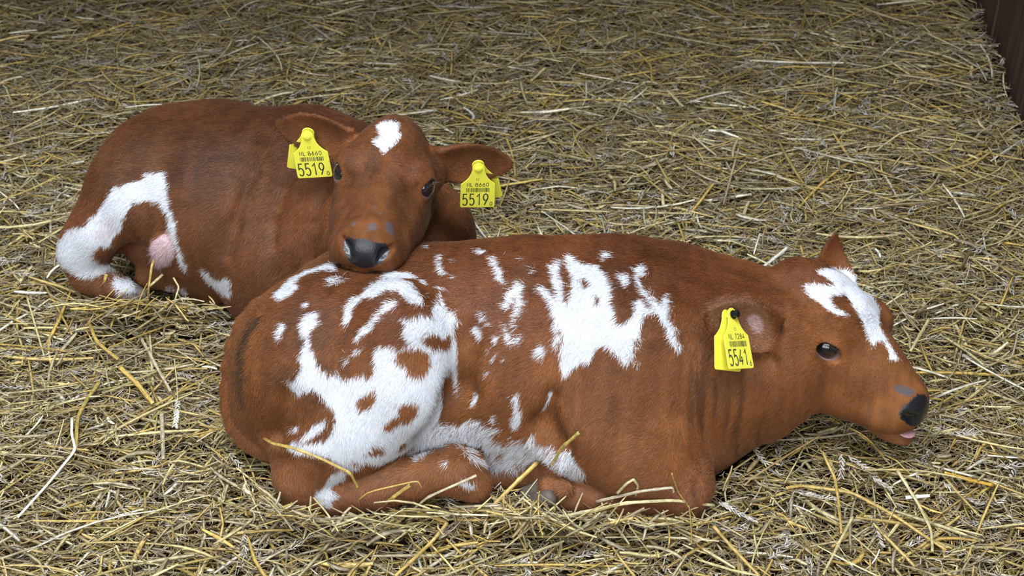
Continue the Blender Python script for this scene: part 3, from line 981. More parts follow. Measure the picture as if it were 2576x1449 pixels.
def build_shell():
    n = 120
    xs = np.linspace(-2.6, 1.4, n); ys = np.linspace(0.4, 5.2, n)
    X, Y = np.meshgrid(xs, ys)
    p = np.stack([X.ravel(), Y.ravel(), np.zeros(n * n)], 1)
    p[:, 2] = -0.055 + 0.012 * noise(p, 7, 1)
    i, j = np.meshgrid(np.arange(n - 1), np.arange(n - 1), indexing='ij')
    a = (i * n + j).ravel()
    tag(np_mesh('floor', p, np.stack([a, a + 1, a + n + 1, a + n], 1), M_FLOOR), kind='structure')
    boards = []
    wood = wood_mat()
    y = 1.0
    k = 0
    while y < 5.2:
        wd = 0.19
        boards.append(box((0.003 * (k % 2), y + 0.002, -0.06), (0.045, y + wd - 0.002, 1.5)))
        y += wd; k += 1
    shade_loft = [box((-2.6, 1.85 + 0.2 * i, 1.52), (1.00, 1.85 + 0.2 * i + 0.195, 1.565)) for i in range(17)]  # unseen loft boards, added to shade the back of the bed
    V, Fc = join(shade_loft)
    tag(np_mesh('added_shade_loft', V, Fc, wood, smooth=False), kind='structure')
    V, Fc = join(boards)
    V[:, 0] += wall_x(V[:, 1])
    tag(np_mesh('wall_right', V, Fc, wood, smooth=False), kind='structure')


def straw_mat():
    m, nt, b = new_mat('straw')
    a = nt.nodes.new('ShaderNodeAttribute'); a.attribute_name = 'straw_color'
    tc = nt.nodes.new('ShaderNodeTexCoord')
    ga = nt.nodes.new('ShaderNodeAttribute'); ga.attribute_name = 'grain'
    g = nt.nodes.new('ShaderNodeTexNoise'); g.inputs['Scale'].default_value = 1.0; g.inputs['Detail'].default_value = 2
    nt.links.new(ga.outputs['Vector'], g.inputs['Vector'])
    n = nt.nodes.new('ShaderNodeTexNoise'); n.inputs['Scale'].default_value = 170; n.inputs['Detail'].default_value = 4
    nt.links.new(tc.outputs['Object'], n.inputs['Vector'])
    m1 = nt.nodes.new('ShaderNodeMapRange'); m1.inputs['From Min'].default_value = 0.25; m1.inputs['From Max'].default_value = 0.75
    m1.inputs['To Min'].default_value = 0.55; m1.inputs['To Max'].default_value = 1.35
    nt.links.new(g.outputs['Fac'], m1.inputs['Value'])
    m2 = nt.nodes.new('ShaderNodeMapRange'); m2.inputs['From Min'].default_value = 0.3; m2.inputs['From Max'].default_value = 0.7
    m2.inputs['To Min'].default_value = 0.66; m2.inputs['To Max'].default_value = 1.22
    nt.links.new(n.outputs['Fac'], m2.inputs['Value'])
    mr = nt.nodes.new('ShaderNodeMath'); mr.operation = 'MULTIPLY'
    nt.links.new(m1.outputs['Result'], mr.inputs[0]); nt.links.new(m2.outputs['Result'], mr.inputs[1])
    vm = nt.nodes.new('ShaderNodeVectorMath'); vm.operation = 'SCALE'
    nt.links.new(a.outputs['Color'], vm.inputs[0]); nt.links.new(mr.outputs['Value'], vm.inputs['Scale'])
    nt.links.new(vm.outputs['Vector'], b.inputs['Base Color'])
    bp = nt.nodes.new('ShaderNodeBump'); bp.inputs['Strength'].default_value = 0.35; bp.inputs['Distance'].default_value = 0.0006
    nt.links.new(g.outputs['Fac'], bp.inputs['Height']); nt.links.new(bp.outputs['Normal'], b.inputs['Normal'])
    b.inputs['Roughness'].default_value = 0.40
    b.inputs['Specular IOR Level'].default_value = 0.42
    return m


M_STRAW = straw_mat()
GOLD = np.array([0.50, 0.340, 0.095]); OLIVE = np.array([0.365, 0.272, 0.075]); PALE = np.array([0.60, 0.500, 0.255])
GREY = np.array([0.425, 0.350, 0.225]); UMBER = np.array([0.27, 0.180, 0.080]); WHITISH = np.array([0.85, 0.80, 0.66])
ASH = np.array([0.51, 0.455, 0.385]); TAUPE = np.array([0.305, 0.235, 0.140])


def calf_dist(p):
    d = np.full(len(p), 0.25)
    for S in (FB[0], BB[0]): d = np.minimum(d, S.dist(p))
    return d


def ground(x, y):
    p = np.stack([x, y, np.zeros_like(x)], 1)
    g = 0.016 * noise(p, 6, 2) + 0.007 * noise(p, 19, 1)
    # banked up along the wall and against the animals
    g += 0.05 * smooth01(-0.40, 0.0, x - wall_x(y)) * smooth01(2.2, 3.0, y)
    q = p.copy(); q[:, 2] = 0.035
    d = calf_dist(q)
    g += 0.022 * (1 - smooth01(0.0, 0.085, d))
    return g


def grain_of(n, rings, sides, L):
    """per-vertex coordinate that runs along and across each stalk, for its fibre streaks"""
    g = np.zeros((n, rings, sides, 3), np.float32)
    a = np.arange(sides) / sides
    g[..., 0] = (np.abs(a * 2 - 1) * 5.0)[None, None, :]
    g[..., 1] = np.linspace(0, 1, rings)[None, :, None] * (np.asarray(L) * 45)[:, None, None]
    g[..., 2] = rng.uniform(0, 500, (n, 1, 1))
    return g.reshape(-1, 3)


def straw_attrs(C):
    return {'straw_color': ('FLOAT_COLOR', np.c_[C[:, :3], np.ones(len(C))]), 'grain': ('FLOAT_VECTOR', C[:, 3:6])}


def strands(cen, yaw, pitch, L, wd, th, bend, kink, col, rings):
    """many little bent tubes in one go (cross-section: flattened diamond)"""
    n = len(cen)
    t = np.linspace(-0.5, 0.5, rings)
    d = np.stack([np.cos(yaw) * np.cos(pitch), np.sin(yaw) * np.cos(pitch), np.sin(pitch)], 1)
    s = np.stack([-np.sin(yaw), np.cos(yaw), np.zeros(n)], 1)
    up = np.cross(d, s)
    roll = rng.normal(0, 0.5, n)[:, None]
    s2 = s * np.cos(roll) + up * np.sin(roll); u2 = np.cross(d, s2)
    P0 = np.zeros((n, rings, 3))
    tw = rng.uniform(-0.35, 0.35, n)
    for i, a in enumerate(t):
        off = bend * (a * a - 0.08) * L
        kk = kink * np.maximum(0, a - tw) * L
        P0[:, i] = cen + d * (a * L)[:, None] + s * (off + kk)[:, None] + up * (0.35 * off - 0.25 * np.abs(kk))[:, None]
    tap = 1 - 0.35 * np.abs(2 * t) ** 3
    V = np.zeros((n, rings, 4, 3), np.float32)
    for i in range(rings):
        w_ = (wd * 0.5 * tap[i])[:, None]; h_ = (th * 0.5 * tap[i])[:, None]
        V[:, i, 0] = P0[:, i] + s2 * w_
        V[:, i, 1] = P0[:, i] + u2 * h_
        V[:, i, 2] = P0[:, i] - s2 * w_
        V[:, i, 3] = P0[:, i] - u2 * h_
    base = (np.arange(n) * rings * 4)[:, None, None]
    i, j = np.meshgrid(np.arange(rings - 1), np.arange(4), indexing='ij')
    q = np.stack([i * 4 + j, i * 4 + (j + 1) % 4, (i + 1) * 4 + (j + 1) % 4, (i + 1) * 4 + j], -1).reshape(1, -1, 4)
    Fc = (base + q).reshape(-1, 4)
    C = (col[:, None, None, :] * rng.lognormal(0, 0.10, (n, 1, 4, 1)) * rng.lognormal(0, 0.09, (n, rings, 1, 1))).reshape(-1, 3)
    Gr = grain_of(n, rings, 4, L)
    return V.reshape(-1, 3), Fc, np.c_[C, Gr], P0


def pick(n, table):
    w_ = np.array([a for a, _ in table], float); w_ /= w_.sum()
    k = rng.choice(len(table), n, p=w_)
    c = np.array([b for _, b in table])[k]
    c2 = np.array([b for _, b in table])[rng.choice(len(table), n, p=w_)]
    c = c * 0.75 + c2 * 0.25
    return c * rng.lognormal(0, 0.20, (n, 1))


def scatter(n):
    """bed positions, denser where the camera may look, a little beyond the frame"""
    out = []
    while sum(len(o) for o in out) < n:
        y = rng.uniform(1.12, 3.75, n)
        hw = 0.56 + (y - 1.2) * 0.40
        x = rng.uniform(-1.62, 1.06, n)
        k = (np.abs(x) < hw + 0.12)
        keep = k | (rng.random(n) < 0.35)
        keep &= x < wall_x(y) - 0.004
        keep &= rng.random(n) < (1.25 / (0.55 + 0.45 * y))
        out.append(np.stack([x, y], 1)[keep])
    return np.concatenate(out)[:n]


def build_straw():
    Vs, Fs, Cs, off = [], [], [], 0
    spec = [
        # count, length range, width, thickness ratio, depth range, pitch sd, bend, kink, rings, palette
        (14000, (0.04, 0.17), (0.0026, 0.0054), 0.8, (-0.050, -0.012), 0.12, 0.14, 0.15, 4, [(3, OLIVE), (2.5, UMBER), (2, TAUPE), (1.5, GOLD)]),
        (30000, (0.015, 0.08), (0.0018, 0.0062), 0.28, (-0.042, 0.003), 0.20, 0.45, 0.45, 4, [(3, TAUPE), (2, GREY), (2, OLIVE), (2, UMBER), (1.2, PALE), (1.2, GOLD)]),
        (15000, (0.03, 0.15), (0.0024, 0.0058), 0.55, (-0.022, 0.006), 0.13, 0.16, 0.30, 5, [(3, GOLD), (2.2, OLIVE), (2.2, PALE), (2, GREY), (0.4, WHITISH), (1.5, UMBER), (1, TAUPE)]),
        (40000, (0.010, 0.045), (0.0010, 0.0034), 0.45, (-0.018, 0.008), 0.30, 0.6, 0.4, 3, [(2.5, GREY), (2, TAUPE), (1.6, ASH), (1.5, OLIVE), (1, PALE), (1.5, UMBER)]),
        (2600, (0.06, 0.21), (0.0030, 0.0066), 0.6, (-0.006, 0.012), 0.12, 0.14, 0.32, 6, [(3, GOLD), (2.6, PALE), (1.5, GREY), (0.8, WHITISH), (1, OLIVE)]),
        (1500, (0.02, 0.08), (0.0045, 0.0095), 0.16, (-0.006, 0.009), 0.18, 0.5, 0.5, 6, [(2, GREY), (2, PALE), (1.5, GOLD), (1, TAUPE), (0.5, WHITISH)]),
        (1900, (0.03, 0.09), (0.0016, 0.0036), 0.7, (0.000, 0.014), 0.40, 0.25, 0.5, 5, [(2, GOLD), (2, PALE), (1, GREY), (1, UMBER)]),
    ]
    spec.append((52000, (0.008, 0.040), (0.0006, 0.0016), 0.7, (-0.010, 0.010), 0.32, 0.8, 0.5, 3, [(2, GREY), (2.5, TAUPE), (1, ASH), (1.5, OLIVE), (0.7, PALE), (2, UMBER)]))
    spec.append((900, (0.03, 0.12), (0.0022, 0.0056), 0.5, None, 0.42, 0.25, 0.5, 5, [(2, GOLD), (2, PALE), (2, GREY), (1, TAUPE), (1, OLIVE)]))
    for n, Lr, wr, tr, dz, psd, bend, kink, rings, pal in spec:
        if dz is None:                                   # heaped against the folded legs
            lines = [((690, 1276), (800, 1306)), ((800, 1308), (1240, 1276)), ((1230, 1278), (1400, 1308)), ((1390, 1306), (1780, 1312)), ((190, 756), (330, 785)), ((330, 760), (590, 772)), ((1770, 1190), (1960, 1085)), ((560, 1060), (700, 1160))]
            li = rng.integers(0, len(lines), n)
            A = np.array([q[0] for q in lines])[li]; B_ = np.array([q[1] for q in lines])[li]
            tt = rng.random((n, 1))
            xyp = A + (B_ - A) * tt + rng.normal(0, 9, (n, 2))
            cen = np.array([G(a, b, z) for (a, b), z in zip(xyp, rng.uniform(0.012, 0.055, n))])
        else:
            xy = scatter(n)
            g = ground(xy[:, 0], xy[:, 1])
            cen = np.c_[xy, g + rng.uniform(*dz, n)]
        L = rng.uniform(0, 1, n) ** 1.8 * (Lr[1] - Lr[0]) + Lr[0]
        wd = rng.uniform(*wr, n)
        # straw lies in loose drifts that share a direction
        yaw = rng.uniform(0, np.pi, n) + 0.9 * noise(cen * np.array([1, 1, 0]), 5, 3)
        yaw = np.where(rng.random(n) < 0.4, rng.normal(0.05, 0.5, n), yaw)
        pitch = np.clip(rng.normal(0, psd, n), -0.8, 0.8)
        col = pick(n, pal)
        V, Fc, C, P0 = strands(cen, yaw, pitch, L, wd, wd * tr, rng.normal(0, bend, n), rng.normal(0, kink, n) * (rng.random(n) < 0.4), col, rings)
        d = calf_dist(P0.reshape(-1, 3)).reshape(n, rings).min(1)
        ok = (d > 0.0035) & ((P0[:, :, 0] - wall_x(P0[:, :, 1])).max(1) < -0.003)
        ok &= P0[:, :, 2].max(1) < 0.075 + 0.10 * (cen[:, 0] > 0.6) * (cen[:, 1] > 2.2)
        vk = np.repeat(ok, rings * 4)
        mp = np.cumsum(vk) - 1
        fk = np.repeat(ok, (rings - 1) * 4)
        Vs.append(V[vk]); Cs.append(C[vk]); Fs.append(mp[Fc[fk]] + off); off += int(vk.sum())
    # ears and husks: bunches of pale pointed grains
    ne = 1300
    xy = scatter(ne)
    g = ground(xy[:, 0], xy[:, 1]) + rng.uniform(-0.003, 0.009, ne)
    yaw = rng.uniform(0, 2 * np.pi, ne)
    Le = rng.uniform(0.018, 0.060, ne)
    cens, yaws, pits, Ls, ws, cs = [], [], [], [], [], []
    for i in range(ne):
        k = int(Le[i] / 0.0026)
        a = (np.arange(k) / k - 0.5) * Le[i]
        sd = np.where(np.arange(k) % 2, 1, -1)
        dv = np.array([math.cos(yaw[i]), math.sin(yaw[i]), 0]); sv = np.array([-dv[1], dv[0], 0])
        cc = np.array([xy[i, 0], xy[i, 1], g[i]]) + dv * a[:, None] + sv * (sd * 0.0022)[:, None]
        cc[:, 2] += rng.normal(0, 0.0015, k)
        cc += sv * (rng.normal(0, 0.004) * (a / Le[i] * 2) ** 2)[:, None]
        cens.append(cc); yaws.append(yaw[i] + sd * rng.uniform(0.25, 0.6, k)); pits.append(rng.normal(0.1, 0.3, k))
        Ls.append(rng.uniform(0.007, 0.011, k)); ws.append(rng.uniform(0.0020, 0.0032, k))
        cs.append((ASH * 1.05 if rng.random() < 0.7 else PALE) * rng.lognormal(0, 0.12, (k, 1)))
    cens, yaws, pits, Ls, ws, cs = [np.concatenate(q) for q in (cens, yaws, pits, Ls, ws, cs)]
    n = len(cens)
    V, Fc, C, P0 = strands(cens, yaws, pits, Ls, ws, ws * 0.6, np.zeros(n), np.zeros(n), cs, 3)
    ok = (calf_dist(P0.reshape(-1, 3)).reshape(n, 3).min(1) > 0.003) & ((P0[:, :, 0] - wall_x(P0[:, :, 1])).max(1) < -0.003)
    vk = np.repeat(ok, 12); mp = np.cumsum(vk) - 1
    Vs.append(V[vk]); Cs.append(C[vk]); Fs.append(mp[Fc[np.repeat(ok, 8)]] + off)
    V, Fc, C = np.concatenate(Vs), np.concatenate(Fs), np.concatenate(Cs)
    o = np_mesh('straw_bedding', V, Fc, M_STRAW, attrs=straw_attrs(C))
    tag(o, 'loose golden and grey straw bedding covering the whole floor of the pen', 'straw', kind='stuff')


build_shell()
build_straw()


# ================================================================== ear tags
M_TAG = flat_mat('tag_plastic', (0.86, 0.80, 0.075), rough=0.42, spec=0.45, noise_scale=25, var=0.05)
M_INK = flat_mat('tag_ink', (0.045, 0.05, 0.035), rough=0.6)
M_PIN = flat_mat('tag_pin_black', (0.010, 0.010, 0.011), rough=0.25, spec=0.5)


def arc(cx, cy, rx, ry, a0, a1, n=12):
    t = np.radians(np.linspace(a0, a1, n))
    return [(cx + rx * math.cos(q), cy + ry * math.sin(q)) for q in t]


GLYPH = {  # strokes in a 0.6 x 1 cell
    '0': [arc(.3, .5, .27, .47, 90, 450, 28)],
    '1': [[(.08, .74), (.36, .97), (.36, .03)]],
    '2': [arc(.3, .70, .25, .27, 165, -40, 14) + [(.05, .03), (.57, .03)]],
    '4': [[(.40, .97), (.04, .28), (.58, .28)], [(.42, .55), (.42, .03)]],
    '5': [[(.53, .97), (.12, .97), (.09, .55)] + arc(.29, .33, .26, .30, 125, -145, 18)],
    '6': [[(.42, .97), (.10, .46)] + arc(.30, .31, .25, .28, 150, 510, 26)],
    '7': [[(.05, .97), (.56, .97), (.22, .03)]],
    '8': [arc(.3, .74, .21, .23, 90, 450, 22), arc(.3, .28, .26, .25, 90, 450, 24)],
    '9': [[(.18, .03), (.50, .54)] + arc(.30, .69, .25, .28, -30, 330, 26)],
    'N': [[(.06, .03), (.06, .97), (.54, .03), (.54, .97)]],
    'L': [[(.09, .97), (.09, .03), (.52, .03)]],
    'E': [[(.52, .97), (.09, .97), (.09, .03), (.52, .03)], [(.09, .52), (.45, .52)]],
    'Z': [[(.06, .97), (.54, .97), (.06, .03), (.56, .03)]],
}


def ribbon(pts, wd, z):
    p = np.array(pts, float)
    d = np.diff(p, axis=0)
    d = d / (np.linalg.norm(d, axis=1, keepdims=True) + 1e-9)
    nrm = np.c_[-d[:, 1], d[:, 0]]
    vn = np.zeros_like(p)
    vn[0], vn[-1] = nrm[0], nrm[-1]
    for i in range(1, len(p) - 1):
        m = nrm[i - 1] + nrm[i]
        l = np.linalg.norm(m)
        m = m / l if l > 1e-6 else nrm[i]
        vn[i] = m / max(0.5, m @ nrm[i])
    a, b = p + vn * wd / 2, p - vn * wd / 2
    n = len(p)
    V = np.concatenate([np.c_[a, np.full(n, z)], np.c_[b, np.full(n, z)]])
    i = np.arange(n - 1)
    return V, np.stack([i, i + n, i + n + 1, i + 1], 1)


def text(s, x, y, h, wscale, wd, z, gap=0.16):
    """strokes of a string; x,y = left end of its baseline"""
    out = []
    for ch in s:
        if ch == ' ':
            x += 0.42 * h * wscale; continue
        for st in GLYPH[ch]:
            out.append(ribbon([(x + a * h * wscale, y + b * h) for a, b in st], wd, z))
        x += (0.6 + gap) * h * wscale
    return out, x


def plate_outline(k=1.0):
    pts = arc(0, 0, .0092, .0092, 190, -10, 15)
    R_ = [(.0098, -.0060), (.0118, -.0120), (.0150, -.0178), (.0192, -.0225), (.0228, -.0258)]
    R_ += arc(.0225, -.0290, .0030, .0030, 45, 0, 4)
    R_ += arc(.0229, -.0675, .0032, .0032, 0, -90, 5)
    L_ = [(-a, b) for a, b in R_[::-1]]
    return np.array(pts + R_ + L_) * k


def plate(k, th):
    """rounded, bevelled plate about the pin; local x right, y up, z out"""
    o = plate_outline(k)
    n = len(o)
    c = o.mean(0)
    inner = o + (c - o) / np.linalg.norm(c - o, axis=1, keepdims=True) * 0.0007
    rings = [np.c_[inner, np.full(n, th / 2)], np.c_[o, np.full(n, th / 2 - 0.0005)], np.c_[o, np.full(n, -th / 2 + 0.0005)], np.c_[inner, np.full(n, -th / 2)]]
    V = np.concatenate(rings)
    F_ = []
    for r in range(3):
        for i in range(n):
            j = (i + 1) % n
            F_.append([r * n + i, (r + 1) * n + i, (r + 1) * n + j, r * n + j])
    return V, F_, n


def poly_mesh(name, V, faces, mat, parent, smooth=False):
    me = bpy.data.meshes.new(name)
    me.from_pydata([tuple(map(float, v)) for v in V], [], [list(map(int, f)) for f in faces])
    me.materials.append(mat)
    for p_ in me.polygons: p_.use_smooth = smooth
    me.update()
    return link(name, me, parent)


def lathe(prof, n=24):
    V, F_ = [], []
    for r, z in prof:
        for i in range(n):
            a = 2 * math.pi * i / n
            V.append((r * math.cos(a), r * math.sin(a), z))
    for k in range(len(prof) - 1):
        for i in range(n):
            j = (i + 1) % n
            F_.append([k * n + i, k * n + j, (k + 1) * n + j, (k + 1) * n + i])
    F_.append(list(range(n))[::-1]); F_.append([(len(prof) - 1) * n + i for i in range(n)])
    return V, F_


def view_axes(a, b):
    """plate axes from their right / down / away components as seen by the photographer"""
    r, dn, fw = np.array([1, 0, 0]), np.array([0, -sp, -cp]), np.array([0, cp, -sp])
    x = unit(a[0] * r + a[1] * dn + a[2] * fw)
    y = -(b[0] * r + b[1] * dn + b[2] * fw)
    return x, unit(y - (y @ x) * x)


def ear_tag(pos, axes, label, top, big, sub, back_roll, black, sd):
    root = empty('ear_tag', pos, label, 'ear tag', 'yellow ear tags')
    x, y = axes
    z = np.cross(x, y)
    M = Matrix.Identity(4)
    for i in range(3):
        M[i][0], M[i][1], M[i][2] = x[i], y[i], z[i]
        M[i][3] = float(pos[i])
    root.matrix_world = M
    th = 0.0018
    V, F_, n = plate(1.0, th)
    F_ = F_ + [list(range(n))[::1], list(range(3 * n, 4 * n))[::-1]]
    fp = poly_mesh('front_plate', V, F_, M_TAG, root)
    zz = th / 2 + 0.00025
    out = []
    o, _ = text('EZ', -0.0028, -0.0205, 0.0036, 0.9, 0.00035, zz); out += o
    o, e = text(top[0], -0.0165, -0.0318, 0.0068, 0.98, 0.00085, zz); out += o
    o, e = text(top[1], -0.0040, -0.0318, 0.0068, 0.98, 0.00085, zz, 0.20); out += o
    o, e = text(big, -0.0228, -0.0665, 0.0215, 0.62, 0.0019, zz, 0.17); out += o
    o, _ = text(sub, 0.0185, -0.0672, 0.0070, 0.85, 0.00085, zz); out += o
    Vt, Ft = join(out)
    poly_mesh('lettering', Vt, Ft, M_INK, fp)
    r_ = random.Random(sd)
    bars, xx = [], -0.0172
    while xx < 0.0172:
        wv = r_.choice([0.00035, 0.00035, 0.0007, 0.0010])
        bars.append(ribbon([(xx + wv / 2, -0.0345), (xx + wv / 2, -0.0418)], wv, zz))
        xx += wv + r_.choice([0.00035, 0.0005, 0.0009])
    Vb, Fb = join(bars)
    poly_mesh('barcode', Vb, Fb, M_INK, fp)
    prof = [(.0062, th / 2 - .0004), (.0062, th / 2 + .0008), (.0046, th / 2 + .0012), (.0042, th / 2 + .0022), (.0022, th / 2 + .0028)]
    if black:
        prof = [(.0056, th / 2), (.0058, th / 2 + .0016), (.0040, th / 2 + .0022), (.0036, th / 2 + .0050), (.0050, th / 2 + .0058), (.0050, th / 2 + .0082), (.0030, th / 2 + .0094)]
    Vp, Fp = lathe(prof)
    pin = poly_mesh('pin', Vp, Fp, M_PIN if black else M_TAG, root, False)
    if black: pin['label'] = 'black locking pin'
    Vs_, Fs_ = lathe([(.0024, -.0105), (.0024, th / 2)])
    poly_mesh('shaft', Vs_, Fs_, M_TAG, root)
    V, F_, n = plate(1.0, th)
    F_ = F_ + [list(range(n)), list(range(3 * n, 4 * n))[::-1]]
    bp = poly_mesh('back_plate', V, F_, M_TAG, root)
    bp.matrix_basis = Matrix.Translation((0, 0, -0.0095)) @ Matrix.Rotation(back_roll, 4, 'Z') @ Matrix.Rotation(0.10, 4, 'X')
    return root


def pin_at(px, py, S, lift):
    q, d = S.hit(px, py, 0.0)
    return q - d * lift
ear_tag(pin_at(773, 343, BB[0], 0.016), view_axes((0.96, -0.05, -0.07), (0.10, 0.78, 0.60)), 'yellow ear tag 5519 overlapping the trunk of the rear calf, left of its face', ('NL', '8660'), '5519', '0', -0.26, False, 1)
ear_tag(pin_at(1204, 424, BB[0], 0.014), view_axes((0.95, -0.02, 0.09), (-0.06, 0.76, 0.64)), 'yellow ear tag 5519 hanging against bare straw, right of the face of the rear calf', ('NL', '8660'), '5519', '0', 0.20, False, 2)
ear_tag(pin_at(1842, 792, FB[0], 0.018), view_axes((0.72, 0.0, 0.69), (0.143, 0.976, -0.15)), 'yellow ear tag 5541 with black pin in the ear of the patched calf', ('NL', '7284'), '5541', '6', -0.10, True, 3)


# ================================================================== tongue and hooves
tV, tF = sph((0, 0, 0), 1.0, 24, 14)
Rf, tf = FB[4], FB[5]
tl = tf + Rf @ (np.array([0.146, -0.008, -0.0905]) * 0.96)
tongue = np_mesh('tongue', tl + (tV * np.array([0.0135, 0.0145, 0.0042])) @ Rf.T, tF, M_TONGUE, calf_f, origin=base_f)
hoof('hoof', calf_f, base_f, P(1352, 1240, 1.474), (-1, 0.1, -0.2), (0, 0, 1), 0.025)
hoof('hoof', calf_f, base_f, P(1222, 1250, 1.475), (0.6, 0.1, -0.8), (0, 0, 1), 0.022)
hoof('hoof', calf_f, base_f, P(1425, 1188, 1.53), (1, 0, -0.1), (0, 0, 1), 0.022)
hoof('hoof', calf_b, base_b, P(335, 738, 1.93), (1, -0.2, -0.2), (0, 0, 1), 0.024)


# ================================================================== single stalks and ears lying on top
def tube(pts, wd, th=0.55, seg=8, sides=7, node=None):
    """a straw: polyline of world points -> slightly flattened hollow-ended tube with joints"""
    p = np.asarray(pts, float)
    q = [p[0]]
    for a, b in zip(p[:-1], p[1:]):
        for k in range(1, seg + 1): q.append(a + (b - a) * k / seg)
    q = np.array(q)
    for _ in range(2):
        q[1:-1] = 0.5 * q[1:-1] + 0.25 * (q[:-2] + q[2:])
    d = np.gradient(q, axis=0); d = unit(d)
    s = unit(np.cross(d, np.array([0.05, -0.6, 0.8])) + 1e-6)
    u = np.cross(s, d)
    n = len(q)
    a = np.arange(sides) / sides * 2 * np.pi
    r = np.ones(n) * wd / 2
    r *= 1 - 0.18 * np.linspace(0, 1, n)
    for f in (node if node is not None else []):
        i = int(f * (n - 1)); r[i] *= 1.28
    V = q[:, None] + s[:, None] * (np.cos(a)[None, :, None] * r[:, None, None]) + u[:, None] * (np.sin(a)[None, :, None] * r[:, None, None] * th)
    inner = [q[0] + (V[0] - q[0]) * 0.55, q[-1] + (V[-1] - q[-1]) * 0.55]
    V = np.concatenate([inner[0][None], V, inner[1][None]])
    n += 2
    i, j = np.meshgrid(np.arange(n - 1), np.arange(sides), indexing='ij')
    F_ = np.stack([i * sides + j, i * sides + (j + 1) % sides, (i + 1) * sides + (j + 1) % sides, (i + 1) * sides + j], -1).reshape(-1, 4)
    gr = grain_of(1, n, sides, [float(np.linalg.norm(np.diff(q, axis=0), axis=1).sum())])
    return V.reshape(-1, 3), F_, gr


def husk_rows(pts, L=0.0095, wd=0.0032, step=0.0030):
    p = np.asarray(pts, float)
    seg = np.linalg.norm(np.diff(p, axis=0), axis=1); cum = np.r_[0, np.cumsum(seg)]
    n = max(4, int(cum[-1] / step))
    c = np.stack([np.interp(np.linspace(0, cum[-1], n), cum, p[:, i]) for i in range(3)], 1)
    d = unit(np.gradient(c, axis=0))
    sd = np.where(np.arange(n) % 2, 1.0, -1.0)
    yaw = np.arctan2(d[:, 1], d[:, 0]) + sd * rng.uniform(0.3, 0.6, n)
    pit = np.arcsin(np.clip(d[:, 2], -1, 1)) + rng.normal(0.12, 0.22, n)
    sv = unit(np.cross(d, (0, 0, 1)))
    V, Fc, C, _ = strands(c - sv * (sd * 0.0020)[:, None], yaw, pit, rng.uniform(0.8, 1.25, n) * L, rng.uniform(0.8, 1.2, n) * wd, np.full(n, wd * 0.6), np.zeros(n), np.zeros(n), np.ones((n, 3)), 3)
    return V, Fc, C[:, 3:]


def zpt(px, py, z):
    """point a little above the bed at a pixel; z may be ('Y', depth)"""
    if isinstance(z, tuple): return P(px, py, z[1])
    q = G(px, py, 0.02)
    g = ground(q[:1], q[1:2])[0]
    return G(px, py, g + z)


def stalk(label, pts, wd, col, zs=0.010, node=(0.5,), th=0.42, group='single straws lying on top of the bedding'):
    if not isinstance(zs, list): zs = [zs] * len(pts)
    w3 = np.array([zpt(x, y, z) for (x, y), z in zip(pts, zs)])
    V, F_, gr = tube(w3, wd * 0.9, th, node=node)
    c = np.c_[np.tile(col, (len(V), 1)), gr]
    o = np_mesh('straw_stalk', V, F_, M_STRAW, origin=w3.mean(0), attrs=straw_attrs(c))
    return tag(o, label, 'straw', group)


def ear(label, pts, col=ASH, zs=0.012, stem=None):
    if not isinstance(zs, list): zs = [zs] * len(pts)
    w3 = np.array([zpt(x, y, z) for (x, y), z in zip(pts, zs)])
    r = empty('wheat_ear', w3.mean(0), label, 'wheat ear', 'wheat ears lying on the bedding')
    V, F_, gr = husk_rows(w3)
    np_mesh('husks', V, F_, M_STRAW, r, smooth=False, origin=w3.mean(0), attrs=straw_attrs(np.c_[np.tile(col, (len(V), 1)), gr]))
    if stem:
        s3 = np.array([w3[0]] + [zpt(x, y, z) for x, y, z in stem])
        V, F_, gr = tube(s3, 0.0020, 0.9)
        np_mesh('stem', V, F_, M_STRAW, r, origin=w3.mean(0), attrs=straw_attrs(np.c_[np.tile(PALE, (len(V), 1)), gr]))
    return r


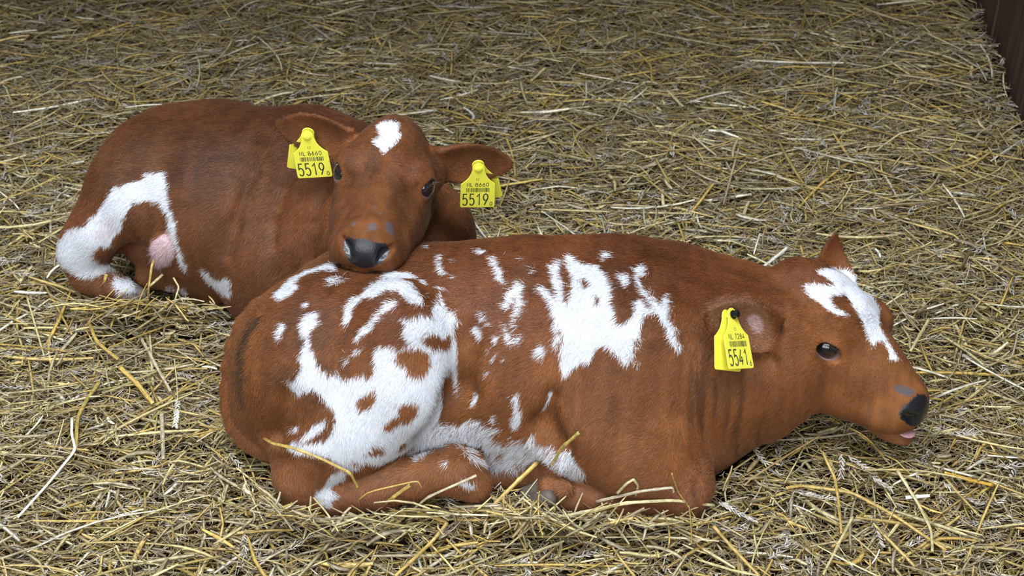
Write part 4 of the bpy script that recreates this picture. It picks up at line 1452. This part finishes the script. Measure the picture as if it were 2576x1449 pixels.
def build_singles():
    Y = lambda v: ('Y', v)
    H = [0.010, 0.012, 0.020]
    stalk('knotted golden straw draped over the hind hock of the patched calf', [(640,1087),(684,1115),(734,1126),(805,1152),(882,1190),(901,1229)], 0.0050, GOLD, [Y(1.55), Y(1.475), Y(1.455), Y(1.443), Y(1.436), Y(1.436)], (.35, .5, .8))
    stalk('golden straw running up to the knotted one at the rump of the patched calf', [(500,1100),(571,1060),(645,1090)], 0.0050, GOLD, [0.012, 0.03, Y(1.56)])
    stalk('grey straw slanting against the hind fetlock of the patched calf', [(1199,1196),(1077,1250),(1035,1285)], 0.0042, GREY * 1.25, [Y(1.425), Y(1.425), 0.012])
    stalk('thick yellow jointed straw leaning on the far shank below the white belly', [(1354,1161),(1307,1206),(1257,1255),(1245,1268)], 0.0068, GOLD * 1.15, [Y(1.488), Y(1.455), Y(1.44), Y(1.435)], (.35,))
    stalk('short straw standing up in front of the white belly tuft', [(1457,1088),(1412,1128),(1385,1175)], 0.0058, OLIVE * 1.2, [Y(1.455), Y(1.462), Y(1.47)], (.4,))
    stalk('long pale straw lying across the front knee of the patched calf', [(1338,1305),(1411,1300),(1500,1282),(1575,1265),(1693,1258),(1798,1272)], 0.0058, PALE, [0.012, 0.014, Y(1.425), Y(1.423), Y(1.425), 0.02], (.6,))
    stalk('curled straw making a small arch in front of the folded foreleg', [(1552,1242),(1577,1216),(1594,1206),(1606,1222),(1599,1249)], 0.0046, PALE * 0.9, [Y(1.435), Y(1.43), Y(1.43), Y(1.43), Y(1.435)])
    stalk('tan straw bent over beside the arch in front of the foreleg', [(1500,1262),(1610,1236),(1692,1226),(1695,1240)], 0.0050, GREY * 1.1, [0.016, Y(1.425), Y(1.425), Y(1.425)])
    stalk('thin dry straw standing beside the front knee', [(1690,1190),(1706,1238),(1726,1265),(1760,1320)], 0.0026, GOLD, [Y(1.425), Y(1.43), Y(1.43), 0.01])
    stalk('straw bent double under the foreleg of the patched calf', [(1035,1291),(1085,1299),(1127,1314),(1085,1365),(994,1449)], 0.0062, GOLD, 0.016, (.5,))
    stalk('bent straw propped in front of the hind shank of the patched calf', [(880,1278),(925,1238),(1050,1209),(1062,1228)], 0.0028, GOLD, [0.012, Y(1.432), Y(1.43), Y(1.43)])
    stalk('flat yellow straw leaning on the hind shank', [(1032,1220),(990,1250),(950,1280)], 0.0062, GOLD * 1.1, [Y(1.432), Y(1.43), 0.012])
    stalk('shiny white straw folded in two by the left edge', [(181,1051),(180,1090),(190,1132),(120,1218),(44,1302)], 0.0050, WHITISH, 0.014)
    stalk('brown straw above the folded white one near the left edge', [(111,715),(145,775),(181,842)], 0.0042, GOLD * 0.9, 0.012)
    stalk('thin pale straw standing near the left edge', [(67,744),(96,845),(111,896)], 0.0036, PALE, [0.035, 0.014, 0.008])
    stalk('broad golden leaf lying in the straw below the raised hind leg', [(217,793),(243,860),(297,904)], 0.0068, GOLD, 0.012, th=0.3)
    stalk('wide glossy yellow straw in the middle of the left bedding', [(300,922),(345,965),(385,1015)], 0.0085, GOLD * 1.25, 0.014, th=0.35)
    stalk('grey stalk pointing at the wide yellow straw', [(352,845),(390,915),(429,984)], 0.0060, GREY * 1.2, 0.014)
    stalk('flat straw lying upright in front of the tail of the patched calf', [(406,1036),(409,1095),(411,1155)], 0.0074, GREY * 1.1, 0.012, th=0.3)
    stalk('olive leaf bent over to the left of the tail', [(250,960),(215,1010),(195,1050),(190,1130)], 0.0075, OLIVE * 1.2, 0.010, th=0.3)
    stalk('golden straw standing in front of the pink pouch between the hind legs', [(402,617),(390,645),(382,668),(374,723),(370,793)], 0.0050, GOLD * 1.1, [Y(1.895), Y(1.895), Y(1.89), Y(1.875), 0.012], (.4,))
    stalk('straw bridging the far hind leg of the rear calf', [(410,690),(377,719),(355,745)], 0.0052, PALE, [Y(1.905), Y(1.895), 0.014])
    stalk('drooping straw over the white spot on the leg of the rear calf', [(436,698),(450,722),(440,755),(416,800)], 0.0034, PALE, [Y(1.90), Y(1.885), Y(1.87), 0.01])
    stalk('small yellow leaf sticking up at the hind foot of the rear calf', [(268,690),(262,708),(240,740)], 0.0060, GOLD * 1.15, [Y(1.89), Y(1.885), 0.012], th=0.3)
    stalk('long straw under the chin of the patched calf, running to the lower right', [(1977,1228),(2016,1221),(2142,1238),(2240,1290),(2380,1384)], 0.0056, GOLD, 0.014, (.45,))
    stalk('jointed golden straw upright in the right bedding', [(2069,1136),(2101,1204),(2111,1272),(2117,1343)], 0.0050, GOLD, 0.016, (.5, .75))
    stalk('pale stalk running down the far right bedding', [(2258,1184),(2309,1265),(2343,1333),(2346,1388)], 0.0052, PALE, 0.014, (.55,))
    stalk('golden straw at the lower edge right of the front knee', [(1795,1323),(1836,1371),(1911,1449)], 0.0056, GOLD, 0.014)
    stalk('straw leaning to the right at the lower edge', [(2146,1299),(2108,1372),(2071,1446)], 0.0048, PALE * 0.95, [0.02, 0.014, 0.01])
    stalk('thin brown straw between the chest and the jaw of the patched calf', [(2064,1095),(1970,1152),(1890,1204),(1873,1221)], 0.0034, UMBER * 1.5, 0.014)
    stalk('bright golden flat straw near the right edge', [(2375,1190),(2440,1207),(2499,1221)], 0.0066, GOLD * np.array([1.1, 0.95, 0.5]), 0.012, th=0.35)
    stalk('short shiny white straw in the lower right bedding', [(2278,1252),(2308,1249),(2339,1247)], 0.0062, WHITISH, 0.014)
    stalk('pale stick lying behind the forehead of the patched calf', [(2338,802),(2314,843),(2290,884)], 0.0062, PALE, 0.012)
    stalk('bright white straw lying behind the neck of the patched calf', [(1982,622),(1945,652),(1909,680)], 0.0066, WHITISH, [0.02, 0.02, 0.02])
    stalk('thin white straw standing behind the neck of the patched calf', [(1912,588),(1904,612),(1896,640)], 0.0034, WHITISH, [0.05, 0.03, 0.015])
    stalk('short pale straw high in the back bedding', [(1372,170),(1354,187),(1336,203)], 0.0064, PALE, 0.012)
    stalk('pale straw lying far behind the spine of the patched calf', [(1678,226),(1698,247),(1718,268)], 0.0078, PALE, 0.012)
    stalk('golden straw bent far behind the head of the rear calf', [(1604,130),(1622,148),(1637,163),(1640,205)], 0.0060, GOLD, 0.012)
    ear('ash grey wheat ear below the chest of the patched calf', [(1894,1122),(1912,1148),(1931,1170)])
    ear('ash grey wheat ear pointing at the front knee', [(1816,1266),(1860,1292),(1901,1308)])
    ear('grey wheat ear lying level below the jaw', [(2003,1235),(2055,1249),(2105,1255)])
    ear('small upright wheat ear under the chin', [(2118,1150),(2117,1178),(2116,1204)])
    ear('wheat ear under the mouth of the patched calf', [(2142,1153),(2165,1168),(2186,1184)])
    ear('wheat ear right of the jointed golden straw', [(2193,1197),(2215,1215),(2244,1231)])
    ear('long pale wheat ear near the right edge', [(2380,1218),(2418,1248),(2455,1262)])
    ear('wheat ear at the lower edge below the chin', [(2192,1303),(2205,1335),(2216,1370)])
    ear('white wheat ear on a thin stem left of the tail', [(447,1008),(444,1040),(440,1074)], WHITISH * 0.9, 0.014, [(444,950,0.03),(438,902,0.045)])
    ear('wheat ear above the grey stalk left of the rump', [(318,815),(335,835),(352,848)], ASH)


build_singles()
bpy.context.view_layer.update()
